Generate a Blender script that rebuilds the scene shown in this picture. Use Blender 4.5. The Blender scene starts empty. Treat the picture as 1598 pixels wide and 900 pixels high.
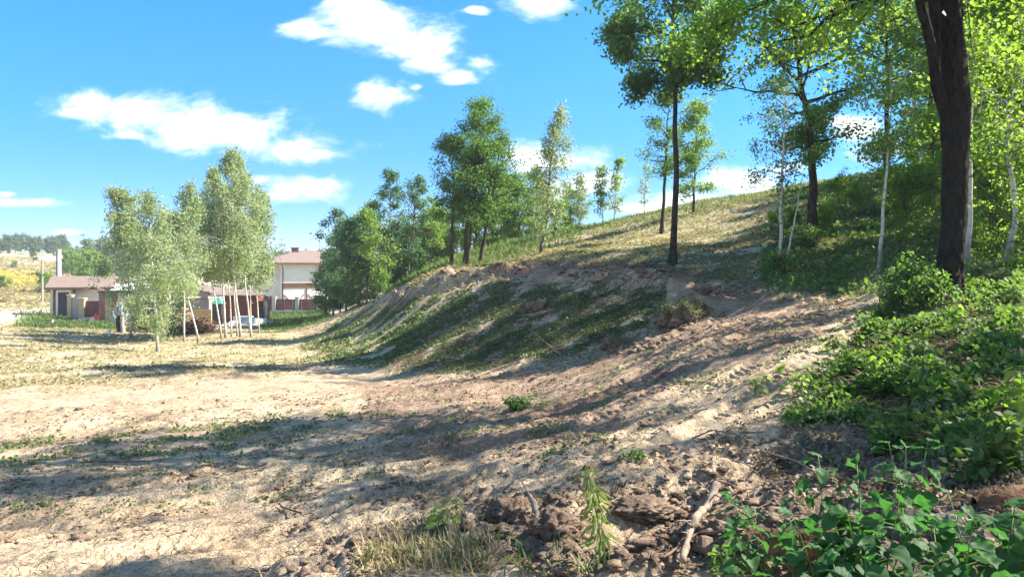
import bpy, math, random
import numpy as np
from mathutils import Vector

R = math.radians
F = 1150.0; HZ = 420.0; CX = 799.0          # the eye is the world origin; focal length and horizon height of the view
sc = bpy.context.scene
COL = sc.collection

# ------------------------------------------------------------------ camera, sky, sun, exposure
cam = bpy.data.cameras.new('camera'); co = bpy.data.objects.new('camera', cam); COL.objects.link(co)
cam.sensor_width = 36.0; cam.lens = 36.0 * F / 1598.0
cam.shift_y = -(450 - HZ) / 1598.0
cam.clip_start = 0.05; cam.clip_end = 3000
co.location = (0, 0, 0); co.rotation_euler = (R(90), 0, 0)
sc.camera = co
sc.view_settings.view_transform = 'Standard'; sc.view_settings.look = 'None'
sc.view_settings.exposure = 2.0; sc.view_settings.gamma = 1.0
SUN_EL = R(43); SUN_DIR_AZ = math.atan2(1.0, 0.16)   # azimuth from +Y towards +X
sl = bpy.data.lights.new('sun', 'SUN'); so = bpy.data.objects.new('sun', sl); COL.objects.link(so)
sl.energy = 4.3; sl.angle = R(0.53); sl.color = (1.0, 0.93, 0.80)
sd = Vector((math.sin(SUN_DIR_AZ) * math.cos(SUN_EL), math.cos(SUN_DIR_AZ) * math.cos(SUN_EL), math.sin(SUN_EL)))
so.rotation_euler = sd.to_track_quat('Z', 'Y').to_euler()
so.location = sd * 60

# clouds: centre and half size of each puff, as tangents of angle from straight ahead
CL = [(150, 160, 40, 18), (215, 178, 95, 32), (300, 190, 100, 34), (375, 205, 90, 38), (445, 232, 85, 26), (130, 178, 40, 10), (195, 212, 40, 8), (500, 240, 45, 14),
      (595, 42, 85, 40), (640, 70, 70, 30), (560, 15, 60, 22), (665, 98, 40, 18), (610, -20, 50, 18), (478, 48, 40, 14), (690, 70, 22, 20),
      (600, 147, 48, 24), (575, 138, 20, 12), (648, 137, 14, 6), (715, 122, 34, 12), (762, 100, 26, 20), (745, 18, 18, 6), (842, 8, 48, 20),
      (470, 292, 72, 17), (440, 304, 42, 12), (400, 282, 30, 8), (35, 316, 55, 7), (10, 303, 20, 5),
      (830, 250, 50, 30), (890, 250, 48, 20), (920, 285, 50, 22), (870, 300, 50, 28), (1000, 325, 90, 12), (1090, 312, 90, 15), (1150, 282, 62, 20), (1170, 300, 60, 12), (1240, 262, 40, 12),
      (1335, 202, 48, 20), (1310, 192, 25, 12), (1390, 230, 50, 20), (1250, 210, 18, 10), (110, 362, 25, 5)]
world = bpy.data.worlds.new('World'); sc.world = world; world.use_nodes = True
nt = world.node_tree; N = nt.nodes; L = nt.links
for n in list(N): N.remove(n)
def wn(t, **k):
    n = N.new(t)
    for a, b in k.items(): setattr(n, a, b)
    return n
out = wn('ShaderNodeOutputWorld'); bg = wn('ShaderNodeBackground')
sky = wn('ShaderNodeTexSky', sky_type='NISHITA', sun_disc=False, sun_elevation=SUN_EL, sun_rotation=SUN_DIR_AZ, air_density=0.8, dust_density=0.0, ozone_density=1.2, altitude=1200)
tc = wn('ShaderNodeTexCoord'); sx = wn('ShaderNodeSeparateXYZ'); L.new(tc.outputs['Generated'], sx.inputs[0])
def m(op, a, b=None, c=None, clamp=False):
    n = wn('ShaderNodeMath', operation=op, use_clamp=clamp)
    for i, q in enumerate((a, b, c)):
        if q is None: continue
        if isinstance(q, (int, float)): n.inputs[i].default_value = q
        else: L.new(q, n.inputs[i])
    return n.outputs[0]
yy = m('MAXIMUM', sx.outputs[1], 0.02)
u = m('DIVIDE', sx.outputs[0], yy); v = m('DIVIDE', sx.outputs[2], yy)
cv = wn('ShaderNodeCombineXYZ'); L.new(u, cv.inputs[0]); L.new(v, cv.inputs[1])
nz = wn('ShaderNodeTexNoise'); nz.inputs['Scale'].default_value = 10; nz.inputs['Detail'].default_value = 12; nz.inputs['Roughness'].default_value = 0.66; nz.inputs['Distortion'].default_value = .35
mp = wn('ShaderNodeMapping'); mp.inputs['Scale'].default_value = (1.0, 1.9, 1); L.new(cv.outputs[0], mp.inputs[0]); L.new(mp.outputs[0], nz.inputs['Vector'])
acc = None
for (cx, cy, a, b) in CL:
    s1 = wn('ShaderNodeVectorMath', operation='SUBTRACT'); L.new(cv.outputs[0], s1.inputs[0]); s1.inputs[1].default_value = ((cx - CX) / F, (HZ - cy) / F, 0)
    s2 = wn('ShaderNodeVectorMath', operation='MULTIPLY'); L.new(s1.outputs[0], s2.inputs[0]); s2.inputs[1].default_value = (F / a, F / b, 0)
    s3 = wn('ShaderNodeVectorMath', operation='LENGTH'); L.new(s2.outputs[0], s3.inputs[0])
    d = m('SUBTRACT', 1.0, s3.outputs['Value'])
    acc = d if acc is None else m('SMOOTH_MAX', acc, d, 0.35)
nn = m('MULTIPLY', m('SUBTRACT', nz.outputs['Fac'], 0.5), 4.2)
dens = m('ADD', acc, nn)
mr = wn('ShaderNodeMapRange', interpolation_type='SMOOTHSTEP'); L.new(dens, mr.inputs[0]); mr.inputs[1].default_value = -0.38; mr.inputs[2].default_value = 0.85
front = m('GREATER_THAN', sx.outputs[1], 0.03)
nb = wn('ShaderNodeTexNoise'); nb.inputs['Scale'].default_value = 3.2; nb.inputs['Detail'].default_value = 8; L.new(tc.outputs['Generated'], nb.inputs['Vector'])
mrb = wn('ShaderNodeMapRange', interpolation_type='SMOOTHSTEP'); L.new(nb.outputs['Fac'], mrb.inputs[0]); mrb.inputs[1].default_value = .47; mrb.inputs[2].default_value = .60
back_fill = m('MULTIPLY', mrb.outputs[0], m('LESS_THAN', sx.outputs[1], 0.03))  # unseen clouds behind the eye, added as neutral fill light
cloud = m('ADD', m('MULTIPLY', mr.outputs[0], front), back_fill, None, True)
hs = wn('ShaderNodeHueSaturation'); hs.inputs['Hue'].default_value = 0.493; hs.inputs['Saturation'].default_value = 1.42; hs.inputs['Value'].default_value = .95
lowm = wn('ShaderNodeMapRange', interpolation_type='SMOOTHSTEP'); L.new(sx.outputs[2], lowm.inputs[0]); lowm.inputs[1].default_value = -.05; lowm.inputs[2].default_value = .36
air = wn('ShaderNodeMix', data_type='RGBA'); L.new(lowm.outputs[0], air.inputs[0]); air.inputs[6].default_value = (.44, .47, .68, 1); air.inputs[7].default_value = (1, 1, 1, 1)
mul = wn('ShaderNodeMix', data_type='RGBA', blend_type='MULTIPLY'); mul.inputs[0].default_value = 1; L.new(sky.outputs[0], mul.inputs[6]); L.new(air.outputs[2], mul.inputs[7])
L.new(mul.outputs[2], hs.inputs['Color'])
n2 = wn('ShaderNodeTexNoise'); n2.inputs['Scale'].default_value = 16; n2.inputs['Detail'].default_value = 5; L.new(mp.outputs[0], n2.inputs['Vector'])
cr = wn('ShaderNodeMix', data_type='RGBA'); cr.inputs[6].default_value = (3.2, 3.9, 4.6, 1); cr.inputs[7].default_value = (5.6, 5.6, 5.5, 1)
mr2 = wn('ShaderNodeMapRange'); L.new(m('ADD', m('ADD', dens, m('MULTIPLY', back_fill, 9.0)), m('MULTIPLY', m('SUBTRACT', n2.outputs['Fac'], .5), 1.6)), mr2.inputs[0]); mr2.inputs[1].default_value = 0.1; mr2.inputs[2].default_value = 1.3
L.new(mr2.outputs[0], cr.inputs[0])
mx = wn('ShaderNodeMix', data_type='RGBA'); L.new(cloud, mx.inputs[0]); L.new(hs.outputs[0], mx.inputs[6]); L.new(cr.outputs[2], mx.inputs[7])
L.new(mx.outputs[2], bg.inputs['Color']); bg.inputs['Strength'].default_value = 0.085
L.new(bg.outputs[0], out.inputs[0])

# ------------------------------------------------------------------ numpy noise
def _h(ix, iy, seed):
    n = (ix.astype(np.int64) * 374761393 + iy.astype(np.int64) * 668265263 + seed * 1274126177) & 0xffffffff
    n = ((n ^ (n >> 13)) * 1274126177) & 0xffffffff
    n = n ^ (n >> 16)
    return n
def perlin(x, y, seed=0):
    x = np.asarray(x, float); y = np.asarray(y, float)
    ix = np.floor(x); iy = np.floor(y); fx = x - ix; fy = y - iy
    ux = fx * fx * fx * (fx * (fx * 6 - 15) + 10); uy = fy * fy * fy * (fy * (fy * 6 - 15) + 10)
    def g(dx, dy):
        a = _h(ix + dx, iy + dy, seed) * (2 * math.pi / 4294967296.0)
        return np.cos(a) * (fx - dx) + np.sin(a) * (fy - dy)
    a = g(0, 0); b = g(1, 0); c = g(0, 1); d = g(1, 1)
    return ((a * (1 - ux) + b * ux) * (1 - uy) + (c * (1 - ux) + d * ux) * uy) * 1.5
def fbm(x, y, wl, octs=3, seed=0):
    s = 0; a = 1
    for i in range(octs):
        s = s + a * perlin(x / wl + 7.3 * i, y / wl - 3.1 * i, seed + i); wl *= 0.5; a *= 0.55
    return s
def sstep(a, b, x):
    t = np.clip((x - a) / (b - a), 0, 1); return t * t * (3 - 2 * t)

# ------------------------------------------------------------------ terrain surface
CP = [(0,900,5.6),(200,900,5.3),(430,900,5.2),(450,897,3.9),(450,893,4.9),(600,848,5.1),(750,808,5.8),(600,848,4.2),(750,810,4.8),(830,800,4.6),(450,850,6.1),(600,803,6.1),(750,782,6.1),
 (700,900,3.7),(900,900,3.6),(1100,900,3.4),(1300,900,3.2),(1598,900,3.0),(900,800,4.5),(1000,760,5.0),(1100,722,5.8),(1180,770,4.5),(1270,745,4.7),(1380,742,5.3),(1200,705,6.0),
 (1450,680,5.5),(1598,700,4.6),(1300,620,7.2),(1250,560,9),(1400,560,8.0),(1598,560,7.0),(1350,500,11.5),(1480,465,11),(1598,450,10.5),(1400,452,14),
 (1100,620,8.6),(950,680,7.6),(1200,520,12),(1100,545,11.3),(1330,472,15),(1200,458,17.5),(850,640,10.5),(700,640,12),(950,592,12.5),(1000,555,14),(850,592,15.5),(700,592,18),
 (0,800,7.4),(300,800,7.2),(500,770,7.4),(0,700,10.8),(300,695,10.8),(500,690,10.3),(700,700,8.8),(0,640,15),(300,640,14.5),(500,640,13.8),
 (0,600,20.5),(300,600,20),(500,597,20),(600,575,23.5),(0,560,29),(200,562,30),(400,562,30),(500,548,33),(0,532,40),(245,548,38),(400,530,43),(470,527,45),
 (0,507,58),(150,515,55),(300,523,52),(400,515,56),(450,502,68),(350,505,68),(0,485,80),(100,497,74),(450,488,92),(520,492,76),
 (0,465,110),(0,442,140),(0,427,170),(0,402,240),(0,392,300),(100,470,110),(100,445,150),(100,414,240),(100,393,310),(220,402,300),(200,452,140),(300,470,130),(300,432,250),
 (450,472,140),(450,445,250),(600,452,200),(0,402,450),(200,408,450),(450,424,450),(800,427,450),
 (620,562,24),(760,574,19.5),(850,564,18),(960,540,17),(650,452,36),(700,431,34),(760,424,31),(830,422,29),(920,430,26),(1000,442,23),(1060,458,20.5),(1100,478,18),(1110,510,15.5),
 (700,500,26.5),(850,490,23),(950,490,20.5),(600,500,36),(560,525,36),(540,503,43),(600,463,42),(515,505,52),(480,520,50),
 (850,424,33),(950,430,30),(1080,446,25),(1150,452,21.5),(780,422,37),(850,408,34.2),(950,412,31.2),(1050,416,27.8),(1050,438,26.4),(1150,430,23),(1250,441,19.5),
 (700,417,42),(650,434,46),(840,400,40),(760,407,45),(900,386,44),(1000,371,42),(1100,380,36),(1200,390,29),(1218,428,21.5),(1300,402,24),(1375,425,18),(1450,402,19),(1598,402,17),
 (700,404,54),(800,380,56),(900,356,56),(1000,336,56),(1100,316,54),(1240,293,50),(1350,277,46),(1450,262,42),(1598,245,38),
 (1265,362,30),(1385,342,32),(1200,342,40),(1500,342,26),(700,420,75),(900,385,75),(1100,345,75),(1300,320,75),(1598,300,65),(1000,410,150),(1300,390,150),(1598,370,150),
 (560,482,62),(560,474,75),(640,446,58),(620,462,70)]
pts = []
for px, py, d in CP:
    x = (px - CX) / F * d; pts.append((x, d, (HZ - py) / F * d))
pts += [(8,3,-.75),(15,5,.3),(25,8,2),(40,20,6),(6,0,-.95),(12,-5,-.2),(30,-20,2.5),(60,0,7),(-6,2,-2.3),(-12,4,-2.7),(-25,8,-3.3),(-50,20,-4),(-80,50,-4.4),(-20,-10,-2.8),(-60,-30,-3.6),
        (-200,50,-3),(-300,200,2),(-400,-100,0),(0,-3,-1.6),(0,-15,-1.5),(0,-60,-1),(0,-250,0),(1,.5,-1.6),(-1,1,-1.65),(0,2.2,-1.63),(2,1,-1.45),(-1,-1,-1.6),(150,60,4),(200,-100,5),(100,200,3),(400,300,2),(-150,130,-2.5),(900,300,0),(-900,300,5),(0,1000,0),(0,-900,0)]
pts = np.array(pts)
def feat(x, y):
    r = np.hypot(x, y); r = np.maximum(r, 0.3)
    return np.stack([4.2 * x / r, 4.2 * y / r, 1.6 * np.log(r)], -1), r
PF, PR = feat(pts[:, 0], pts[:, 1])
PV = pts[:, 2] / PR
C2 = 0.12 ** 2
Am = np.sqrt(((PF[:, None] - PF[None]) ** 2).sum(-1) + C2)
n_ = len(PV)
K = np.zeros((n_ + 1, n_ + 1)); K[:n_, :n_] = -Am + np.eye(n_) * 0.004; K[:n_, n_] = 1; K[n_, :n_] = 1
W = np.linalg.solve(K, np.append(PV, 0))
def base_z(x, y):
    x = np.asarray(x, float); y = np.asarray(y, float); sh = x.shape
    x = x.ravel(); y = y.ravel(); o = np.empty(len(x))
    for i in range(0, len(x), 100000):
        f, r = feat(x[i:i+100000], y[i:i+100000])
        d2 = (f ** 2).sum(-1)[:, None] + (PF ** 2).sum(-1)[None] - 2 * f @ PF.T
        o[i:i+100000] = (-(np.sqrt(np.maximum(d2, 0) + C2)) @ W[:n_] + W[n_]) * r
    return o.reshape(sh)
def proj(x, y, z):
    yy = np.maximum(y, 0.05)
    return CX + F * x / yy, HZ - F * z / yy
def seg_sd(px, py, poly):
    """signed distance (negative inside) to a polygon"""
    d = np.full(px.shape, 1e9); inside = np.zeros(px.shape, bool); n = len(poly)
    for i in range(n):
        ax, ay = poly[i]; bx, by = poly[(i + 1) % n]
        ex, ey = bx - ax, by - ay; wx, wy = px - ax, py - ay
        t = np.clip((wx * ex + wy * ey) / (ex * ex + ey * ey + 1e-9), 0, 1)
        d = np.minimum(d, np.hypot(wx - ex * t, wy - ey * t))
        c = ((ay > py) != (by > py)) & (px < (bx - ax) * (py - ay) / (by - ay + 1e-12) + ax)
        inside ^= c
    return np.where(inside, -d, d)
def pmask(px, py, d, poly, soft=10, dr=(0, 999)):
    m_ = sstep(soft, -soft, seg_sd(px, py, poly))
    return m_ * ((d > dr[0]) & (d < dr[1]))

ROUGH = [([(430,900),(560,835),(700,795),(860,770),(960,720),(1090,690),(1200,690),(1330,700),(1460,770),(1598,780),(1598,905),(430,905)], 14, (0, 8), 1.0),
         ([(1030,470),(1100,460),(1115,520),(1060,530),(1000,545),(930,560),(940,530),(1010,510)], 10, (12, 24), 1.0),
         ([(690,430),(760,415),(860,405),(970,405),(1010,425),(1100,470),(950,455),(800,440),(700,470)], 8, (20, 40), .8),
         ([(560,620),(700,570),(900,560),(900,600),(760,600),(620,640)], 12, (12, 26), .5)]
# wheel tracks: world-space centre lines
def W2(px, py, d): return ((px - CX) / F * d, d)
TRK = []
for pl in ([(1345,478,14.6),(1230,520,12),(1130,565,10.4),(1020,610,9.3),(900,668,8.1),(760,715,8.0),(560,765,7.6),(330,800,7.2),(60,850,6.4),(-200,900,5.6)],):
    p = np.array([W2(*q) for q in pl])
    TRK.append(p)
def track(x, y):
    """tread displacement and wheel-path mask"""
    disp = np.zeros_like(x); mk = np.zeros_like(x)
    for off, w, ph in ((-0.95, .24, 0), (.95, .24, .3), (-0.30, .22, .7), (1.65, .21, .2), (-1.6, .22, .5)):
        p = TRK[0]; best = np.full(x.shape, 1e9); S = np.zeros_like(x); Tt = np.zeros_like(x); acc_ = 0
        for i in range(len(p) - 1):
            a = p[i]; b = p[i + 1]; e = b - a; Ln = np.hypot(*e); e = e / Ln
            wx = x - a[0]; wy = y - a[1]; t = np.clip(wx * e[0] + wy * e[1], 0, Ln)
            dx = wx - e[0] * t; dy = wy - e[1] * t; dd = np.hypot(dx, dy); s = wx * -e[1] + wy * e[0]
            k = dd < best; best = np.where(k, dd, best); S = np.where(k, s, S); Tt = np.where(k, t + acc_, Tt); acc_ += Ln
        s = S - off - 0.12 * np.sin(Tt * .5 + ph * 6)
        ok = np.abs(s) < 2
        inm = sstep(w + .05, w - .03, np.abs(s)) * ok * (best < 3)
        chev = np.sin(2 * math.pi * (Tt + 0.8 * np.abs(s) + ph) / 0.135)
        wear = np.clip(.5 + 1.3 * fbm(x, y, .8, 2, 77 + int(off * 10)), 0, 1.3)
        disp += inm * (-0.022 + wear * 0.013 * np.clip(chev * 2 + perlin(x / .06, y / .06, 3), -1, 1)) + 0.03 * np.exp(-((np.abs(s) - w - .06) / .05) ** 2) * ok * (best < 3)
        mk = np.maximum(mk, inm)
    return disp, mk
LIP = np.array([W2(*q_) for q_ in [(655,450,35.5),(700,431,34),(760,424,31.2),(830,423,29.2),(920,431,26),(1000,443,23),(1060,458,20.5),(1100,476,18)]])
def tz_(x, y):
    p = TRK[0]; best = np.full(x.shape, 1e9)
    for i in range(len(p) - 1):
        a = p[i]; e = p[i + 1] - a; L2 = (e ** 2).sum(); t = np.clip(((x - a[0]) * e[0] + (y - a[1]) * e[1]) / L2, 0, 1)
        best = np.minimum(best, np.hypot(x - a[0] - e[0] * t, y - a[1] - e[1] * t))
    return sstep(2.0, 1.2, best)
def ground_z(x, y, detail=True):
    x = np.atleast_1d(np.asarray(x, float)); y = np.atleast_1d(np.asarray(y, float))
    z = base_z(x, y)
    if not detail: return z
    r = np.hypot(x, y); px, py = proj(x, y, z); frontm = y > 0.3
    rough = np.zeros_like(x)
    for poly, soft, dr, k in ROUGH: rough = np.maximum(rough, k * pmask(px, py, y, poly, soft * 1.5, dr) * frontm)
    rough = np.maximum(rough, .5 * sstep(-.1, .5, fbm(x, y, 2.4, 3, 50)))
    def at(wl): return np.clip(wl / (r * 0.010 + 1e-6), 0, 1)       # drop what the mesh is too coarse to carry
    z = z + fbm(x, y, 9.0, 2, 1) * .16 * sstep(6, 25, r)
    z = z + fbm(x, y, 1.6, 2, 2) * .05 * at(1.6)
    z = z + perlin(x / .38, y / .38, 4) * .024 * at(.38) + perlin(x / .17, y / .17, 5) * .017 * at(.17) + perlin(x / .07, y / .07, 6) * .009 * at(.07)
    td, tm = track(x, y); tz = np.where((y > 0) & (y < 17), tz_(x, y), 0); rough = rough * (1 - .85 * tz)
    a = 1 - np.abs(fbm(x, y, .75, 2, 8)) * 1.6
    b = 1 - np.abs(perlin(x / .26, y / .26, 11)) * 2
    z = z + rough * (a * .11 - .04 + b * .045 * at(.26) + perlin(x / .11, y / .11, 12) * .02 * at(.11) + perlin(x / .045, y / .045, 13) * .009 * at(.045))
    # broken lip where the machine pushed the soil over the edge of the mound
    cd = np.full(x.shape, 1e9); cs = np.zeros_like(x)
    for i in range(len(LIP) - 1):
        a_ = LIP[i]; e = LIP[i + 1] - a_; L2 = (e ** 2).sum(); t = np.clip(((x - a_[0]) * e[0] + (y - a_[1]) * e[1]) / L2, 0, 1)
        wx = x - a_[0] - e[0] * t; wy = y - a_[1] - e[1] * t; dd = np.hypot(wx, wy); k = dd < cd; cd = np.where(k, dd, cd); cs = np.where(k, np.sign(wy), cs)
    cd = cd + .35 * perlin(x / .9, y / .9, 61)
    lip = np.exp(-(np.maximum(cd, 0) / .55) ** 2) * (.6 + .9 * np.clip(fbm(x, y, .7, 3, 62) + .4, 0, 1.3))
    z = z + .24 * lip - .16 * np.exp(-((cd - 1.0) / .5) ** 2) * (cs < 0) * (1 + perlin(x / .4, y / .4, 63))
    # furrows scraped down the slopes by the machine
    fur = np.sin((x * .55 + y * .83) * 2 * math.pi / 1.3 + 2.2 * fbm(x, y, 3, 1, 21))
    z = z + fur * .010 * sstep(14, 20, r) * sstep(120, 60, r)
    near = (y > 0) & (y < 17); td = np.where(near, td, 0)
    z = z + np.where(near, td, 0) * np.clip(1.2 - rough, 0, 1)
    return z
def gz(x, y): return float(ground_z(x, y)[0])
def G(px, d):
    x = (px - CX) / F * d; return (x, d, gz(x, d))

# ------------------------------------------------------------------ mesh helpers
def mesh_np(name, V, Fc, mat=None, smooth=False, attrs=None):
    V = np.asarray(V, np.float32); me = bpy.data.meshes.new(name)
    if not isinstance(Fc, (list, tuple)): Fc = [Fc]
    Fc = [np.asarray(f, np.int32) for f in Fc if len(f)]
    me.vertices.add(len(V)); me.vertices.foreach_set('co', V.ravel())
    tot = np.concatenate([np.full(len(f), f.shape[1], np.int32) for f in Fc])
    idx = np.concatenate([f.ravel() for f in Fc])
    me.loops.add(len(idx)); me.polygons.add(len(tot))
    me.loops.foreach_set('vertex_index', idx)
    st = np.concatenate([[0], np.cumsum(tot)[:-1]]).astype(np.int32)
    me.polygons.foreach_set('loop_start', st); me.polygons.foreach_set('loop_total', tot)
    if smooth: me.polygons.foreach_set('use_smooth', np.ones(len(tot), bool))
    for k, a in (attrs or {}).items():
        at = me.attributes.new(k, 'FLOAT', 'POINT'); at.data.foreach_set('value', np.asarray(a, np.float32))
    me.update(calc_edges=True)
    if mat: me.materials.append(mat)
    return me
def link(name, me, parent=None, loc=None):
    o = bpy.data.objects.new(name, me); COL.objects.link(o)
    if parent is not None: o.parent = parent
    if loc is not None: o.location = loc
    return o
def tag(o, label=None, cat=None, group=None, kind=None):
    if label: o['label'] = label
    if cat: o['category'] = cat
    if group: o['group'] = group
    if kind: o['kind'] = kind
    return o
def thing(name, label, cat, loc=(0, 0, 0), rz=0, group=None):
    o = bpy.data.objects.new(name, None); COL.objects.link(o); o.location = loc; o.rotation_euler = (0, 0, rz); o.empty_display_size = .2
    return tag(o, label, cat, group)
class MB:
    """collects boxes, prisms, tubes; build() links them as one mesh"""
    def __init__(s): s.V = []; s.F = {3: [], 4: []}; s.n = 0; s.ex = []
    def add(s, V, Fc):
        V = np.asarray(V, float); 
        for f in Fc:
            if len(f) in (3, 4): s.F[len(f)].append([i + s.n for i in f])
            else: s.ex.append([i + s.n for i in f])
        s.V.append(V); s.n += len(V)
    def box(s, x0, x1, y0, y1, z0, z1):
        s.add([(x0,y0,z0),(x1,y0,z0),(x1,y1,z0),(x0,y1,z0),(x0,y0,z1),(x1,y0,z1),(x1,y1,z1),(x0,y1,z1)],
              [(3,2,1,0),(4,5,6,7),(0,1,5,4),(1,2,6,5),(2,3,7,6),(3,0,4,7)])
        return s
    def hexa(s, P):
        s.add(P, [(3,2,1,0),(4,5,6,7),(0,1,5,4),(1,2,6,5),(2,3,7,6),(3,0,4,7)]); return s
    def tube(s, P, r, k=6, cap=True, squash=None):
        V, Fc = tube_np(np.asarray(P, float), np.asarray(r, float), k)
        n0 = s.n; s.V.append(V); s.F[4] += (Fc + n0).tolist(); s.n += len(V)
        if cap:
            s.ex.append([n0 + i for i in range(k)][::-1]); s.ex.append([n0 + len(V) - k + i for i in range(k)])
        return s
    def bar(s, a, b, r, k=6): return s.tube([a, b], [r, r], k)
    def build(s, name, mat, parent=None, smooth=False):
        me = bpy.data.meshes.new(name)
        V = np.concatenate(s.V)
        me.from_pydata(V.tolist(), [], s.F[3] + s.F[4] + s.ex); me.update()
        if smooth: me.polygons.foreach_set('use_smooth', np.ones(len(me.polygons), bool))
        me.materials.append(mat)
        return link(name, me, parent)
def tube_np(P, r, k=6):
    n = len(P); T = np.gradient(P, axis=0); T /= np.linalg.norm(T, axis=1)[:, None] + 1e-9
    ref = np.array([0.0, 0, 1]) if abs(T[0, 2]) < .8 else np.array([1.0, 0, 0])
    A = np.cross(T, ref); A /= np.linalg.norm(A, axis=1)[:, None] + 1e-9
    B = np.cross(T, A)
    th = np.arange(k) * 2 * math.pi / k
    V = P[:, None] + r[:, None, None] * (np.cos(th)[None, :, None] * A[:, None] + np.sin(th)[None, :, None] * B[:, None])
    i = np.arange(n - 1)[:, None] * k; j = np.arange(k)[None]
    a = i + j; b = i + (j + 1) % k
    Fc = np.stack([a, b, b + k, a + k], -1).reshape(-1, 4)
    return V.reshape(-1, 3), Fc

# ------------------------------------------------------------------ materials
def newmat(name):
    mt = bpy.data.materials.new(name); mt.use_nodes = True; t = mt.node_tree
    for n in list(t.nodes): t.nodes.remove(n)
    return mt, t
class NT:
    def __init__(s, t): s.t = t
    def n(s, ty, **k):
        q = s.t.nodes.new(ty)
        for a, b in k.items(): setattr(q, a, b)
        return q
    def l(s, a, b): s.t.links.new(a, b)
    def noise(s, vec, scale, detail=4, rough=.55):
        q = s.n('ShaderNodeTexNoise'); q.inputs['Scale'].default_value = scale; q.inputs['Detail'].default_value = detail; q.inputs['Roughness'].default_value = rough
        if vec is not None: s.l(vec, q.inputs['Vector'])
        return q.outputs['Fac']
    def math(s, op, a, b=None, clamp=False):
        q = s.n('ShaderNodeMath', operation=op, use_clamp=clamp)
        for i, w in enumerate((a, b)):
            if w is None: continue
            if isinstance(w, (int, float)): q.inputs[i].default_value = w
            else: s.l(w, q.inputs[i])
        return q.outputs[0]
    def rng(s, x, a, b, c=0, d=1):
        q = s.n('ShaderNodeMapRange', interpolation_type='SMOOTHSTEP'); s.l(x, q.inputs[0])
        for i, w in enumerate((a, b, c, d)): q.inputs[i + 1].default_value = w
        return q.outputs[0]
    def mix(s, f, a, b):
        q = s.n('ShaderNodeMix', data_type='RGBA')
        for w, i in ((f, 0), (a, 6), (b, 7)):
            if isinstance(w, (int, float)): q.inputs[i].default_value = w
            elif isinstance(w, tuple): q.inputs[i].default_value = w + (1,) if len(w) == 3 else w
            else: s.l(w, q.inputs[i])
        return q.outputs[2]
    def attr(s, name):
        q = s.n('ShaderNodeAttribute'); q.attribute_name = name; return q.outputs['Fac']
    def pos(s): return s.n('ShaderNodeTexCoord').outputs['Object']
    def map(s, vec, scale):
        q = s.n('ShaderNodeMapping'); q.inputs['Scale'].default_value = scale; s.l(vec, q.inputs[0]); return q.outputs[0]
    def bump(s, h, strength=.5, dist=.02):
        q = s.n('ShaderNodeBump'); q.inputs['Strength'].default_value = strength; q.inputs['Distance'].default_value = dist; s.l(h, q.inputs['Height']); return q.outputs[0]
    def out(s, col, rough=.9, normal=None, spec=.3, metal=0):
        p = s.n('ShaderNodeBsdfPrincipled'); o = s.n('ShaderNodeOutputMaterial')
        if isinstance(col, tuple): p.inputs['Base Color'].default_value = col + (1,)
        else: s.l(col, p.inputs['Base Color'])
        if isinstance(rough, (int, float)): p.inputs['Roughness'].default_value = rough
        else: s.l(rough, p.inputs['Roughness'])
        p.inputs['Specular IOR Level'].default_value = spec; p.inputs['Metallic'].default_value = metal
        if normal is not None: s.l(normal, p.inputs['Normal'])
        s.l(p.outputs[0], o.inputs[0]); return p
def M_plain(name, c, rough=.75, var=.25, scale=3, bump=.2, spec=.3, streak=(1, 1, 1), dirt=None):
    mt, t = newmat(name); q = NT(t); v = q.map(q.pos(), streak); f = q.noise(v, scale, 6, .65)
    c2 = tuple(x * (1 - var) for x in c); c1 = tuple(min(1, x * (1 + var * .6)) for x in c)
    col = q.mix(q.rng(f, .3, .7), c2, c1)
    if dirt: col = q.mix(q.rng(q.noise(q.pos(), scale * .4, 5), .5, .75, 0, .6), col, dirt)
    q.out(col, rough, q.bump(q.noise(v, scale * 8, 5), bump, .01), spec); return mt
def M_leaf(name, dark, light, trans, tf=.45, autumn=None, rough=.55):
    mt, t = newmat(name); q = NT(t); r = q.attr('v')
    col = q.mix(r, dark, light); tr = q.mix(r, tuple(x * .7 for x in trans), trans)
    big = q.noise(q.pos(), .9, 2)
    col = q.mix(q.rng(big, .35, .65, 0, .45), col, tuple(x * .6 for x in dark))
    if autumn:
        k = q.rng(q.noise(None, 0) if False else r, .93, .97); col = q.mix(k, col, autumn); tr = q.mix(k, tr, autumn)
    p = q.n('ShaderNodeBsdfPrincipled'); q.l(col, p.inputs['Base Color']); p.inputs['Roughness'].default_value = rough; p.inputs['Specular IOR Level'].default_value = .35
    b = q.n('ShaderNodeBsdfTranslucent'); q.l(tr, b.inputs[0]); s = q.n('ShaderNodeMixShader'); s.inputs[0].default_value = tf
    q.l(p.outputs[0], s.inputs[1]); q.l(b.outputs[0], s.inputs[2]); o = q.n('ShaderNodeOutputMaterial'); q.l(s.outputs[0], o.inputs[0]); return mt
def M_bark(name, c, c2, scale=9, bump=.8):
    mt, t = newmat(name); q = NT(t); v = q.map(q.pos(), (1, 1, .42)); f = q.noise(v, scale, 8, .75)
    moss = q.rng(q.noise(q.pos(), 1.6, 4), .52, .7, 0, .5)
    col = q.mix(q.rng(f, .35, .65), c2, c); col = q.mix(moss, col, (c[0] * .8, c[1] * 1.0, c[2] * .6))
    q.out(col, .95, q.bump(f, bump, .05), .15); return mt
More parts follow.
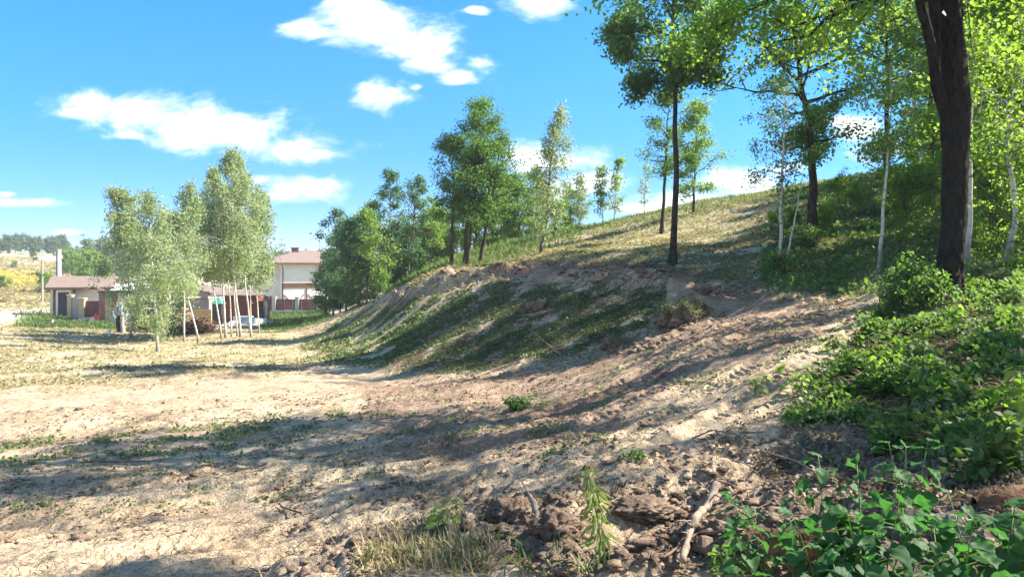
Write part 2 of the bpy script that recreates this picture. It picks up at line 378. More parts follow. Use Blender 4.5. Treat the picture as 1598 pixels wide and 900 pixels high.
def M_birch():
    mt, t = newmat('birch bark'); q = NT(t); p = q.pos(); v = q.map(p, (3, 3, 14)); f = q.noise(v, 1.3, 4, .6)
    sx_ = q.n('ShaderNodeSeparateXYZ'); q.l(p, sx_.inputs[0])
    lowd = q.rng(q.math('ADD', sx_.outputs[2], q.math('MULTIPLY', q.noise(p, 3, 3), 1.0)), .5, 1.5, .75, 0)
    mk = q.math('MAXIMUM', q.rng(f, .56, .66, 0, .9), lowd)
    col = q.mix(mk, q.mix(q.noise(p, 2, 3), (.62, .58, .52), (.5, .45, .38)), (.05, .042, .036))
    q.out(col, .8, q.bump(f, .4, .02), .2); return mt

MAT = {}
MAT['oak_bark'] = M_bark('oak bark', (.085, .062, .046), (.022, .016, .013))
MAT['bigbark'] = M_bark('old dark bark', (.036, .029, .025), (.007, .006, .005), 16, 1.0)
MAT['grey_bark'] = M_bark('grey bark', (.16, .13, .105), (.06, .048, .04))
MAT['birch_bark'] = M_birch()
MAT['oak_leaf'] = M_leaf('oak leaves', (.035, .085, .028), (.10, .19, .04), (.22, .42, .05), .45)
MAT['dark_leaf'] = M_leaf('dark leaves', (.035, .09, .045), (.095, .18, .07), (.18, .36, .09), .42)
MAT['birch_leaf'] = M_leaf('birch leaves', (.085, .14, .06), (.16, .22, .10), (.26, .38, .12), .45, (.42, .36, .08))
MAT['silver_leaf'] = M_leaf('silver birch leaves', (.19, .26, .12), (.40, .47, .24), (.50, .62, .26), .45)
MAT['maple_leaf'] = M_leaf('maple leaves', (.05, .115, .022), (.14, .25, .04), (.36, .58, .05), .55)
MAT['bright_leaf'] = M_leaf('bright leaves', (.09, .17, .04), (.20, .31, .07), (.38, .58, .08), .5, (.40, .34, .06))
MAT['herb'] = M_leaf('herb leaves', (.035, .085, .02), (.115, .20, .042), (.24, .42, .05), .45, (.38, .36, .05))
MAT['face_herb'] = M_leaf('crushed herbs', (.055, .095, .035), (.17, .22, .08), (.22, .32, .08), .3, (.30, .22, .12))
MAT['near_leaf'] = M_leaf('near plant leaves', (.02, .075, .02), (.05, .135, .03), (.08, .28, .04), .4, None, .62)
MAT['cutherb'] = M_leaf('cut wilting herbs', (.08, .13, .04), (.24, .27, .10), (.2, .28, .08), .3, (.34, .28, .14))
MAT['straw'] = M_leaf('dry straw', (.36, .30, .15), (.66, .57, .34), (.5, .42, .2), .3)
MAT['twigstraw'] = M_leaf('old stalks', (.10, .07, .045), (.36, .28, .17), (.2, .15, .08), .15)
MAT['grass'] = M_leaf('green grass', (.07, .13, .03), (.17, .24, .07), (.2, .32, .06), .35)
MAT['yellow'] = M_leaf('yellow flowers', (.60, .50, .03), (.80, .70, .06), (.8, .7, .05), .3)
MAT['far_leaf'] = M_leaf('far tree leaves', (.09, .14, .08), (.19, .25, .13), (.25, .34, .14), .4)  # colours lightened to paint distance haze into the leaves

# ------------------------------------------------------------------ terrain mesh
def build_ground():
    th_in = np.linspace(R(-38.5), R(38.5), 980)
    th_out = np.concatenate([np.linspace(R(38.5), R(60), 60)[1:], np.linspace(R(60), R(300), 90)[1:], np.linspace(R(300), R(321.5), 60)[1:-1]])
    th = np.concatenate([th_in, th_out]); nT = len(th)
    lr = np.concatenate([np.linspace(math.log(.35), math.log(2.6), 60)[:-1], np.linspace(math.log(2.6), math.log(75), 1150)[:-1], np.linspace(math.log(75), math.log(460), 200)[:-1], np.linspace(math.log(460), math.log(1500), 24)])
    rr = np.exp(lr); nR = len(rr)
    X = (np.sin(th)[None] * rr[:, None]).ravel(); Y = (np.cos(th)[None] * rr[:, None]).ravel()
    Z = ground_z(X, Y)
    i = np.arange(nR - 1)[:, None] * nT; j = np.arange(nT)[None]; j2 = (j + 1) % nT
    Fc = np.stack([i + j, i + nT + j, i + nT + j2, i + j2], -1).reshape(-1, 4)[:, ::-1]
    cen = len(X); X = np.append(X, 0); Y = np.append(Y, 0); Z = np.append(Z, Z[:nT].mean())
    jj = np.arange(nT); tri = np.stack([np.full(nT, cen), jj, (jj + 1) % nT], -1)[:, ::-1]
    px, py = proj(X, Y, base_z(X, Y)); fr = (Y > .3)
    a = masks(X, Y, px, py, fr)
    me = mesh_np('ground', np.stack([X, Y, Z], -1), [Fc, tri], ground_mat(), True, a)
    o = link('ground', me); tag(o, None, None, None, 'structure')
UP = [(640,452),(700,425),(800,418),(900,408),(1050,420),(1180,450),(1300,460),(1380,445),(1598,430),(1598,200),(1240,280),(900,340),(640,400)]
FACE = [(600,565),(640,520),(700,480),(790,445),(940,448),(1040,468),(1010,500),(960,530),(870,552),(760,568),(690,572)]
SUNFACE = [(470,545),(540,505),(600,480),(680,455),(790,445),(700,490),(640,530),(600,565),(530,560)]
BANK = [(1225,655),(1290,590),(1345,535),(1385,490),(1425,455),(1598,440),(1598,765),(1490,745),(1400,680),(1300,668)]
LEFTG = [(-400,507),(200,512),(460,515),(520,530),(560,560),(440,580),(240,590),(0,600),(-400,610)]
LAWN = [[(60,500),(175,500),(185,516),(100,522),(20,520)], [(408,488),(505,486),(515,500),(440,515),(405,512)]]
def masks(X, Y, px, py, fr):
    n1 = fbm(X, Y, 2.4, 3, 31); n2 = fbm(X, Y, .6, 3, 32); z = np.zeros_like(X)
    up = pmask(px, py, Y, UP, 6, (17, 120)) * fr
    upR = pmask(px, py, Y, [(1180,450),(1230,280),(1598,200),(1700,200),(1700,450),(1400,445)], 25, (12, 80)) * fr
    face = pmask(px, py, Y, FACE, 14, (14, 34)) * fr
    sun = pmask(px, py, Y, SUNFACE, 14, (20, 60)) * fr
    bank = pmask(px, py, Y, BANK, 18, (3.5, 20)) * fr
    lg = pmask(px, py, Y, LEFTG, 14, (14, 80)) * fr
    lawn = np.maximum(pmask(px, py, Y, LAWN[0], 5, (40, 100)), pmask(px, py, Y, LAWN[1], 5, (40, 110))) * fr
    far = sstep(72, 90, np.hypot(X, Y))
    behind = (~fr | (px < -150) | (px > 1700)) * .5
    right = sstep(9, 14, X) * (Y < 15)
    green = np.clip(np.maximum.reduce([up * (.42 + .5 * n1), upR * .55, face * (.5 + .6 * n2), sun * (.42 + .8 * n1), bank * .75, lg * (.05 + .5 * n1), lawn * 1.2, far * .45, behind, right * .8]) + n2 * .15, 0, 1)
    straw = np.clip(np.maximum.reduce([up * (.75 + n2 * .4), upR * .35, sun * .5, lg * (.6 + n2 * .4), far * .9, face * .35]), 0, 1)
    scarp = pmask(px, py, Y, [(760,424),(840,406),(960,408),(1060,420),(1160,432),(1160,440),(1040,436),(940,428),(850,426)], 5, (22, 40)) * fr
    green = green * (1 - scarp); straw = straw * (1 - scarp)
    yel = pmask(px, py, Y, [(-300,424),(0,425),(70,428),(78,436),(70,442),(0,441),(-300,444)], 3, (100, 200)) * fr
    fg = pmask(px, py, Y, ROUGH[0][0], 20, (0, 8)) * fr
    moist = np.clip(np.maximum.reduce([fg * (.55 + n1 * .6), bank * .8, upR * .25, right, pmask(px, py, Y, [(1180,740),(1280,690),(1480,690),(1598,770),(1598,860),(1330,790)], 20, (0, 8)) * fr]) , 0, 1)
    road = pmask(px, py, Y, [(-400,484),(60,484),(75,490),(60,500),(-400,506)], 4, (50, 100)) * fr
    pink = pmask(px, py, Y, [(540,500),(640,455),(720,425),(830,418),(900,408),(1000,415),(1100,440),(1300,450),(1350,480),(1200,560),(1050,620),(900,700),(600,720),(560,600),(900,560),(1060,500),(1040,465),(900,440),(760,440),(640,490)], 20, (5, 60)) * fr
    return {'green': green, 'straw': straw, 'yel': yel, 'moist': moist, 'road': road, 'pink': np.clip(pink + scarp, 0, 1), 'scarp': scarp}
def ground_mat():
    mt, t = newmat('disturbed earth'); q = NT(t); P = q.pos()
    f1 = q.noise(P, .9, 6, .6); f2 = q.noise(P, 7, 8, .65); f3 = q.noise(P, 38, 6, .7); f4 = q.noise(P, 130, 3, .6)
    sand = q.mix(q.rng(f1, .35, .65), (.42, .30, .195), (.60, .47, .325))
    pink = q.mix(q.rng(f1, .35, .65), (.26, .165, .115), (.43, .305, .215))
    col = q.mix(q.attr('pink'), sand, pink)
    col = q.mix(q.rng(f2, .48, .68, 0, .65), col, (.18, .125, .09))
    col = q.mix(q.rng(f3, .53, .66, 0, .7), col, (.12, .085, .06))
    moist = q.mix(q.rng(f2, .35, .65), (.085, .062, .05), (.24, .18, .14))
    col = q.mix(q.rng(q.math('ADD', q.attr('moist'), q.math('MULTIPLY', q.math('SUBTRACT', f2, .5), .9)), .3, .75, 0, .9), col, moist)
    st = q.mix(q.rng(f3, .35, .65), (.40, .36, .22), (.60, .54, .38))
    col = q.mix(q.rng(q.math('ADD', q.attr('straw'), q.math('MULTIPLY', q.math('SUBTRACT', f2, .5), 1.4)), .35, .85, 0, .85), col, st)
    gr = q.mix(q.rng(f3, .35, .65), (.05, .085, .025), (.15, .19, .065))
    col = q.mix(q.rng(q.math('ADD', q.attr('green'), q.math('MULTIPLY', q.math('SUBTRACT', f2, .5), 1.5)), .40, .80, 0, .8), col, gr)
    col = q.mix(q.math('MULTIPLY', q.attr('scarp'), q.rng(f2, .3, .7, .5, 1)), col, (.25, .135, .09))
    col = q.mix(q.attr('road'), col, (.50, .45, .40))
    col = q.mix(q.rng(q.math('MULTIPLY', q.attr('yel'), q.math('ADD', f1, .45)), .3, .6), col, (.72, .60, .04))
    def vor(sc_, rnd=1.0):
        w = q.n('ShaderNodeTexVoronoi'); w.inputs['Scale'].default_value = sc_; w.inputs['Randomness'].default_value = rnd; q.l(P, w.inputs['Vector']); return w.outputs['Distance'], w.outputs['Color']
    v1, c1 = vor(19); v2, c2 = vor(55)
    sel = q.rng(q.noise(P, 2.3, 3), .42, .62)
    crumb = q.math('MULTIPLY', q.rng(v1, .05, .42, 1, 0), sel); crumb2 = q.rng(v2, .05, .45, 1, 0)
    bw = q.n('ShaderNodeSeparateColor'); q.l(c2, bw.inputs[0])
    col = q.mix(q.rng(bw.outputs[0], .72, .9, 0, .45), col, (.10, .07, .05)); col = q.mix(q.rng(bw.outputs[1], .85, .95, 0, .4), col, (.62, .52, .40))
    f2 = q.math('ADD', f2, q.math('ADD', q.math('MULTIPLY', crumb, .45), q.math('MULTIPLY', crumb2, .16)))
    h = q.math('ADD', q.math('MULTIPLY', f2, .5), q.math('ADD', q.math('MULTIPLY', f3, .35), q.math('MULTIPLY', f4, .12)))
    q.out(col, .95, q.bump(h, 1.0, .09), .12); return mt
build_ground()

# ------------------------------------------------------------------ trees
def leaf_quads(P, size, rng, droop=0.0, wide=.66, up=.35):
    n = len(P)
    D = rng.normal(size=(n, 3)); D[:, 2] -= droop; D /= np.linalg.norm(D, axis=1)[:, None]
    Nn = rng.normal(size=(n, 3)); Nn[:, 2] += up * 2.5
    S = np.cross(D, Nn); S /= np.linalg.norm(S, axis=1)[:, None] + 1e-9
    U = np.cross(S, D)
    L_ = (size * rng.uniform(.65, 1.25, n))[:, None]
    a = P; b = P + D * L_ * .45 + S * L_ * wide * .5 + U * L_ * .10; c = P + D * L_; d = P + D * L_ * .45 - S * L_ * wide * .5 + U * L_ * .10
    V = np.stack([a, b, c, d], 1).reshape(-1, 3)
    Fc = np.arange(4 * n).reshape(-1, 4)
    return V, Fc
PROFILE = {'round': lambda s: np.sqrt(np.clip(1 - (1.7 * s - .7) ** 2, .02, 1)) ,
           'oval': lambda s: np.clip(np.sin(math.pi * (s * .88 + .10)), .1, 1) ** .7,
           'birch': lambda s: np.clip((1 - s) ** .65 * (.55 + .9 * np.minimum(s * 3, 1)) / 1.25, .08, 1),
           'tall': lambda s: np.clip(1 - .75 * s, .1, 1)}
def tree_parts(seed, H, r0, cb, Rc, prof='round', trunk=None, nprim=26, nsec=5, leaves=12000, lsize=.12, droop=0.2, elev=(15, 60), limb=.35, weep=0, sig=.3, sides=8, wob=.02, stems=None, trad=None, gap=.15):
    """returns trunk mesh data and crown mesh data around the origin"""
    rng = np.random.default_rng(seed)
    if trunk is None:
        n = 14; t = np.linspace(0, 1, n); ph = rng.uniform(0, 6, 4)
        x = wob * H * (np.sin(t * 4 + ph[0]) - math.sin(ph[0])) + wob * .4 * H * (np.sin(t * 11 + ph[1]) - math.sin(ph[1]))
        y = wob * H * (np.sin(t * 3.5 + ph[2]) - math.sin(ph[2])) + wob * .4 * H * (np.sin(t * 12 + ph[3]) - math.sin(ph[3]))
        trunk = np.stack([x, y, t * H], -1)
    trunk = np.asarray(trunk, float); n = len(trunk)
    seg = np.linalg.norm(np.diff(trunk, axis=0), axis=1); tt = np.concatenate([[0], np.cumsum(seg)]); tt /= tt[-1]
    fine = np.linspace(0, 1, max(n, 26)); TP = np.stack([np.interp(fine, tt, trunk[:, k]) for k in range(3)], -1)
    if n < 12:
        for k in range(2): TP[:, k] = np.convolve(np.pad(TP[:, k], 3, 'edge'), np.ones(7) / 7, 'valid') if True else TP[:, k]
        TP[:, 0] += perlin(fine * 7, fine * 0 + seed, 3) * r0 * .7 * np.minimum(fine * 8, 1); 
    rad = r0 * (np.clip(1 - fine, .02, 1) ** .8 * .92 + .03) * (1 + .7 * np.exp(-fine * H / max(r0 * 2.2, .1)))
    if trad is not None: rad = np.interp(fine, trad[0], trad[1])
    TV = [];TF = []; nv = 0
    def addt(P, r, k):
        nonlocal nv
        V, Fc = tube_np(P, r, k); TV.append(V); TF.append(Fc + nv); nv += len(V)
    addt(np.concatenate([TP[:1] - [0, 0, .35], TP]), np.concatenate([[rad[0] * 1.15], rad]), sides)
    anchors = []
    ga = rng.uniform(0, 6)
    for i in range(nprim):
        s = (i + rng.uniform(.1, .9)) / nprim; t = cb + (1 - cb) * s * .98
        if rng.uniform() < gap * .4: continue
        p0 = np.array([np.interp(t, fine, TP[:, k]) for k in range(3)])
        az = ga + i * 2.4 + rng.normal() * .35
        el = R(elev[0] + (elev[1] - elev[0]) * s + rng.normal() * 8)
        Ln = Rc * float(PROFILE[prof](np.array(s))) * rng.uniform(.42, 1.2)
        if Ln < .15: Ln = .15
        m_ = 6; q = np.linspace(0, 1, m_)
        hd = np.array([math.cos(az), math.sin(az), 0])
        B = p0 + (q[:, None] * hd) * Ln * math.cos(el) ** .6 + np.array([0, 0, 1]) * (q * Ln * math.tan(min(el, R(68))) * .7)[:, None]
        B[:, 2] -= weep * Ln * q ** 2.2
        B += rng.normal(size=(m_, 3)) * Ln * .035 * q[:, None]
        rb = min(r0 * limb, np.interp(t, fine, rad) * .7) * (Ln / Rc) ** .5
        addt(B, rb * (1 - q) ** .8 + .006, 5)
        for j in range(nsec):
            u_ = rng.uniform(.25, 1.0); 
            if j == 0: u_ = 1.0
            b0 = np.array([np.interp(u_, q, B[:, k]) for k in range(3)])
            dv = hd * rng.uniform(.2, 1) + rng.normal(size=3) * .65 + np.array([0, 0, .25 - weep]); dv /= np.linalg.norm(dv)
            l2 = Ln * rng.uniform(.22, .45) + .1
            m2 = 4; q2 = np.linspace(0, 1, m2)[:, None]
            S2 = b0 + dv * l2 * q2 + np.array([0, 0, 1.0]) * (-weep * .8 * l2 * q2 ** 2) + rng.normal(size=(m2, 3)) * l2 * .05 * q2
            addt(S2, (rb * .35 * (1 - q2[:, 0]) + .005), 4)
            for w in np.linspace(.3, 1.1, 5): anchors.append(b0 + (S2[-1] - b0) * w)
        if cb + (1 - cb) * s > .93: anchors += [TP[-1]] * 3
    A = np.array(anchors)
    # cluster weights: some twigs full, some nearly bare
    tw = np.repeat(rng.gamma(.8, 1, len(A) // 5 + 1), 5)[:len(A)]; wts = tw * rng.gamma(1.2, 1, len(A)) + .02; wts /= wts.sum(); sig = sig * .72
    idx = rng.choice(len(A), leaves, p=wts)
    P = A[idx] + rng.normal(size=(leaves, 3)) * np.array([sig, sig, sig * (.75 + weep)])
    if weep: P[:, 2] -= rng.exponential(weep * .5, leaves)
    lv, lf = leaf_quads(P, lsize, rng, droop)
    cl = rng.uniform(0, .45, len(A))[idx] + rng.uniform(0, .55, leaves)
    return (np.concatenate(TV), np.concatenate(TF)), (lv, lf, np.repeat(cl, 4))
def tree(name, label, loc, seed, bark, leaf, group=None, cat='tree', **k):
    (tv, tf), (lv, lf, a) = tree_parts(seed, **k)
    t = thing(name, label, cat, loc, 0, group)
    link('trunk', mesh_np('trunk', tv, tf, MAT[bark], True), t)
    link('crown', mesh_np('crown', lv, lf, MAT[leaf], False, {'v': a}), t)
    return t
def dup(root, loc, rz, s, label, group=None):
    r = root.copy(); COL.objects.link(r); r.location = loc; r.rotation_euler = (0, 0, rz)
    r.scale = s if isinstance(s, tuple) else (s, s, s); r['label'] = label
    if group: r['group'] = group
    for ch in list(root.children):
        c = ch.copy(); COL.objects.link(c); c.parent = r
    return r
def T(name, label, seed, d, path, Rpx, bark, leaf, r0, cover=3.0, sunk=0.0, wide=1.0, **k):
    """a tree whose stem runs through the given view points at depth d"""
    bx, by_ = path[0]; x, y, z = G(bx, d)
    z -= sunk
    P = [(0, 0, 0)] + [((px - bx) / F * d, 0, (HZ - py) / F * d - z) for px, py in path[1:]]
    P = np.array(P, float); rg = np.random.default_rng(seed)
    P[1:, 1] += np.cumsum(rg.normal(size=len(P) - 1)) * .02 * P[-1, 2]
    H = P[-1, 2]; Rc = Rpx * wide / F * d
    ls = k.pop('lsize', max(.10, 3.5 * d / F)); cbv = k.get('cb', .3)
    cover *= .72; area = 2 * Rc * H * (1 - cbv) * .8
    nl = int(min(60000, cover * area / (ls * ls * .62 * .5 * .5)))
    return tree(name, label, (x, y, z), seed, bark, leaf, H=H, r0=r0, Rc=Rc, trunk=P, leaves=nl, lsize=ls, **k)

BG = 'birches of the clump left of the clearing'
bk = dict(bark='birch_bark', leaf='silver_leaf', prof='birch', nprim=40, nsec=5, weep=.35, droop=.9, elev=(25, 60), limb=.22, sides=6, sig=.24, group=BG, wide=1.3)
T('birch_tree', 'small weeping birch nearest the clearing, leaves hanging low before the log pile', 1, 38, [(247,550),(240,460),(232,380),(226,300)], 50, r0=.075, cb=.2, cover=1.6, **bk)
T('birch_tree', 'leftmost weeping birch of the clump, crown over the dark canopy roof', 2, 47, [(205,520),(200,430),(195,360),(188,298)], 48, r0=.07, cb=.15, cover=2.2, **bk)
T('birch_tree', 'slender birch with straight white stem before the left end of the brushwood', 3, 44, [(287,537),(283,470),(290,380),(300,285)], 34, r0=.06, cb=.42, cover=1.5, **bk)
T('birch_tree', 'birch leaning left with white stem foot nearest right of the brush pile front', 4, 43, [(312,540),(298,480),(285,420),(272,330)], 36, r0=.06, cb=.42, cover=1.5, **bk)
T('birch_tree', 'birch with curved stem leaning left beside the green-roofed hut', 5, 47, [(347,515),(335,450),(322,400),(308,310)], 34, r0=.06, cb=.46, cover=1.6, **bk)
T('birch_tree', 'tall straight birch just right of the green-roofed hut', 6, 48, [(353,513),(345,440),(338,370),(330,262)], 38, r0=.075, cb=.46, cover=1.6, **bk)
T('birch_tree', 'thin pale stem between the hut and the sheet-covered heap', 7, 49, [(362,508),(357,440),(352,380),(350,285)], 30, r0=.05, cb=.4, cover=1.6, **bk)
T('birch_tree', 'tallest birch of the clump, its white foot nearest the cleared lot', 8, 47, [(377,520),(368,430),(370,340),(372,240)], 44, r0=.08, cb=.44, cover=1.7, **bk)
T('birch_tree', 'thin birch stem behind the tallest birch, before the white crate', 9, 50, [(371,508),(364,430),(362,360),(358,300)], 28, r0=.05, cb=.4, cover=1.6, **bk)
T('birch_tree', 'birch with white stem over the grey sheets, leaning slightly left', 10, 48, [(393,516),(384,440),(381,360),(385,268)], 34, r0=.065, cb=.46, cover=1.6, **bk)
T('birch_tree', 'thin birch leaning right over the heap of grey sheets', 11, 51, [(392,508),(390,440),(394,360),(402,290)], 30, r0=.05, cb=.4, cover=1.7, **bk)
T('birch_tree', 'rightmost birch of the clump beside the brown fence', 12, 52, [(405,502),(399,440),(403,380),(410,305)], 26, r0=.055, cb=.32, cover=1.9, **bk)
T('birch_tree', 'short leafy birch behind the log pile', 13, 52, [(268,512),(266,460),(262,400),(258,335)], 40, r0=.05, cb=.1, cover=2.2, **bk)

# grove between the house and the slope
gk = dict(bark='grey_bark', prof='oval', nprim=30, nsec=5, elev=(15, 60), sides=6, group='trees of the grove beside the house')
def GV(label, seed, d, path, Rpx, leaf='dark_leaf', r0=.09, cover=2.4, cb=.12, **k):
    kk = dict(gk); kk.update(k)
    T('broadleaf_tree', label, seed, d, path, Rpx, leaf=leaf, r0=r0, cover=cover, cb=cb, **kk)
GV('dark round tree hanging over the right end of the house fence', 20, 63, [(520,486),(522,430),(525,380),(528,330)], 30)
GV('low dark tree just right of the house, in front of its corner', 21, 60, [(540,482),(541,430),(545,385),(548,350)], 30)
GV('pale stemmed young tree in front of the grove with thin leafless lower stem', 22, 55, [(600,462),(592,420),(580,370),(572,330)], 26, 'bright_leaf', .05, 2.0)
GV('broad green tree in the middle of the grove front', 23, 60, [(572,476),(574,420),(578,370),(580,322)], 34, 'dark_leaf')
GV('taller tree with thin feathery top rising behind the grove front', 24, 68, [(606,460),(606,400),(608,330),(608,266)], 24, 'dark_leaf', .09, 1.9, .25)
GV('spreading tree with dark twin stems at the right of the grove', 25, 60, [(640,445),(642,400),(645,350),(650,290)], 36, 'dark_leaf', .1, 1.7, .22)
GV('bushy dark tree filling the foot of the grove', 26, 66, [(620,462),(620,425),(622,385),(622,352)], 36, 'dark_leaf', .08, 2.6, .08)
GV('green tree between the house roof and the grove top', 27, 74, [(560,474),(560,420),(562,370),(566,336)], 34, 'dark_leaf', .08, 2.4)
GV('bushy tree hiding the right part of the house', 28, 66, [(508,490),(510,450),(512,420),(514,395)], 22, 'dark_leaf', .08, 2.8, .05)
GV('low leafy tree behind the tall clump of oaks', 29, 64, [(670,440),(671,410),(672,380),(674,346)], 30, 'bright_leaf', .07, 2.4, .1)
GV('low round tree growing behind the foot of the oak clump', 30, 66, [(740,425),(740,395),(742,365),(744,335)], 34, 'bright_leaf', .07, 2.3, .08)
GV('pale green tree behind the leaning birch, on its left', 31, 62, [(800,405),(800,370),(804,330),(806,300)], 26, 'bright_leaf', .07, 2.1, .1)
# oak clump
ok = dict(bark='oak_bark', leaf='oak_leaf', prof='oval', nprim=30, nsec=6, elev=(10, 60), sides=7, sig=.34, group='oaks of the clump in the middle of the picture')
T('oak_tree', 'left oak of the middle clump with slim dark stem and narrow crown', 40, 44, [(705,418),(706,360),(710,290),(700,222)], 34, r0=.12, cb=.36, cover=2.6, **ok)
T('oak_tree', 'tallest oak of the middle clump with its crown reaching highest', 41, 44, [(725,416),(730,350),(742,260),(752,168)], 46, r0=.13, cb=.34, cover=2.7, **ok)
T('oak_tree', 'grey stemmed oak at the front of the middle clump', 42, 42, [(729,420),(734,360),(744,290),(752,230)], 44, r0=.11, cb=.34, cover=2.4, **ok)
T('oak_tree', 'right oak of the middle clump leaning right under a bright green crown', 43, 43, [(748,413),(757,360),(770,300),(782,215)], 44, r0=.12, cb=.3, cover=2.8, **ok)
# slope birches
sk = dict(bark='birch_bark', prof='birch', nsec=5, sides=6, sig=.2, elev=(30, 65))
T('birch_tree', 'tall thin weeping birch leaning right from the slope, with sparse grey crown', 50, 39, [(842,400),(854,340),(858,250),(879,162)], 40, r0=.10, cb=.22, cover=1.25, nprim=40, weep=.5, droop=1, leaf='silver_leaf', **{**sk, 'bark': 'grey_bark'})
T('birch_tree', 'small birch on the skyline just right of the leaning birch', 51, 52, [(905,357),(904,330),(905,300),(906,272)], 18, r0=.04, cb=.2, cover=1.5, nprim=22, leaf='silver_leaf', **sk)
T('birch_tree', 'yellowish sapling on the skyline, left of the pair', 52, 53, [(941,349),(940,320),(938,290),(941,262)], 18, r0=.045, cb=.15, cover=1.5, nprim=22, leaf='bright_leaf', **sk)
T('birch_tree', 'yellowish sapling on the skyline, right and taller of the pair', 53, 53, [(958,345),(960,315),(963,280),(966,250)], 18, r0=.045, cb=.2, cover=1.5, nprim=22, leaf='bright_leaf', **sk)
T('birch_tree', 'tiny almost bare sapling alone on the skyline left of the oaks', 54, 54, [(1006,335),(1006,310),(1007,285),(1008,260)], 10, r0=.03, cb=.2, cover=1.1, nprim=18, leaf='silver_leaf', **sk)
T('birch_tree', 'bushy pale birch left behind the leaning birch', 55, 50, [(832,375),(832,345),(834,310),(836,262)], 24, r0=.06, cb=.15, cover=1.5, nprim=26, leaf='bright_leaf', **sk)
T('birch_tree', 'low birch bush on the skyline right of the leaning birch foot', 56, 51, [(872,364),(872,350),(874,335),(876,318)], 18, r0=.04, cb=.08, cover=2.0, nprim=18, leaf='bright_leaf', **sk)
# mid-right oaks
T('oak_tree', 'large dark oak standing alone on the cleared slope above the path', 60, 28, [(1048,412),(1052,330),(1052,190),(1048,60),(1050,-160)], 138, bark='oak_bark', leaf='oak_leaf', r0=.135, cb=.44, cover=4.8, prof='oval', nprim=36, nsec=7, elev=(5, 55), limb=.4, sig=.34, lsize=.16, sides=10)
T('oak_tree', 'slim oak behind the lone oak, leaning right, its leaves showing left of the trunk', 61, 42, [(1032,336),(1038,270),(1040,200),(1044,150)], 52, bark='oak_bark', leaf='oak_leaf', r0=.12, cb=.42, cover=1.6, prof='oval', nprim=22, nsec=5, elev=(5, 50), sides=7, sig=.3)
T('oak_tree', 'small bright green oak on the skyline right of the lone oak', 62, 48, [(1082,318),(1083,280),(1084,230),(1086,165)], 38, bark='oak_bark', leaf='bright_leaf', r0=.09, cb=.14, cover=2.2, prof='oval', nprim=26, nsec=5, sides=6)
# right group
T('birch_tree', 'straight thin birch left of the leaning white stem', 70, 21.5, [(1218,428),(1217,340),(1220,250),(1224,120)], 42, bark='birch_bark', leaf='oak_leaf', r0=.06, cb=.42, cover=.75, prof='oval', nprim=22, nsec=4, sides=7, weep=.2, sig=.15, lsize=.075)
T('dead_birch', 'bare white dead stem leaning right from the foot of the thin birch', 71, 21.6, [(1224,428),(1234,375),(1245,320),(1254,268)], 10, bark='birch_bark', leaf='oak_leaf', r0=.045, cb=.9, cover=.3, nprim=3, nsec=1, sides=6, prof='tall')
T('oak_tree', 'dark trunked leafy tree with forked limbs right of the thin birch', 72, 29, [(1268,362),(1266,270),(1262,200),(1240,100),(1236,-60)], 108, bark='oak_bark', leaf='bright_leaf', r0=.19, cb=.27, cover=1.9, prof='oval', nprim=38, nsec=6, elev=(10, 60), limb=.42, sig=.3, sides=9, lsize=.14)
T('birch_tree', 'thin pale birch with slightly curved stem on open ground left of the big dark trunk', 73, 18, [(1371,420),(1374,340),(1384,250),(1392,120)], 50, bark='birch_bark', leaf='maple_leaf', r0=.052, cb=.6, cover=1.6, limb=.18, prof='oval', nprim=20, nsec=5, sides=7, sig=.25, lsize=.10)
T('oak_tree', 'dark straight trunk behind the thin pale birch, crown out of view', 74, 32, [(1384,345),(1386,240),(1386,120),(1388,-80)], 105, bark='oak_bark', leaf='maple_leaf', r0=.15, cb=.46, cover=1.0, prof='oval', nprim=32, nsec=6, sides=8, lsize=.15)
T('oak_tree', 'dark trunk seen close left of the big trunk in deep foliage', 75, 30, [(1450,345),(1450,240),(1448,120),(1445,-80)], 105, bark='oak_bark', leaf='maple_leaf', r0=.14, cb=.4, cover=1.1, prof='oval', nprim=32, nsec=6, sides=8, lsize=.15)
T('birch_tree', 'white birch stem standing close right of the big dark trunk', 76, 14, [(1507,440),(1512,340),(1520,240),(1530,60)], 60, bark='birch_bark', leaf='maple_leaf', r0=.055, cb=.5, cover=1.3, limb=.2, prof='oval', nprim=20, nsec=5, sides=8, sig=.25, lsize=.10)
T('birch_tree', 'crooked white birch near the right edge, left stem of two', 77, 13, [(1570,440),(1582,360),(1590,310),(1578,240),(1590,100)], 70, bark='birch_bark', leaf='maple_leaf', r0=.06, cb=.5, cover=1.3, limb=.2, prof='oval', nprim=20, nsec=5, sides=8, sig=.25, lsize=.10)

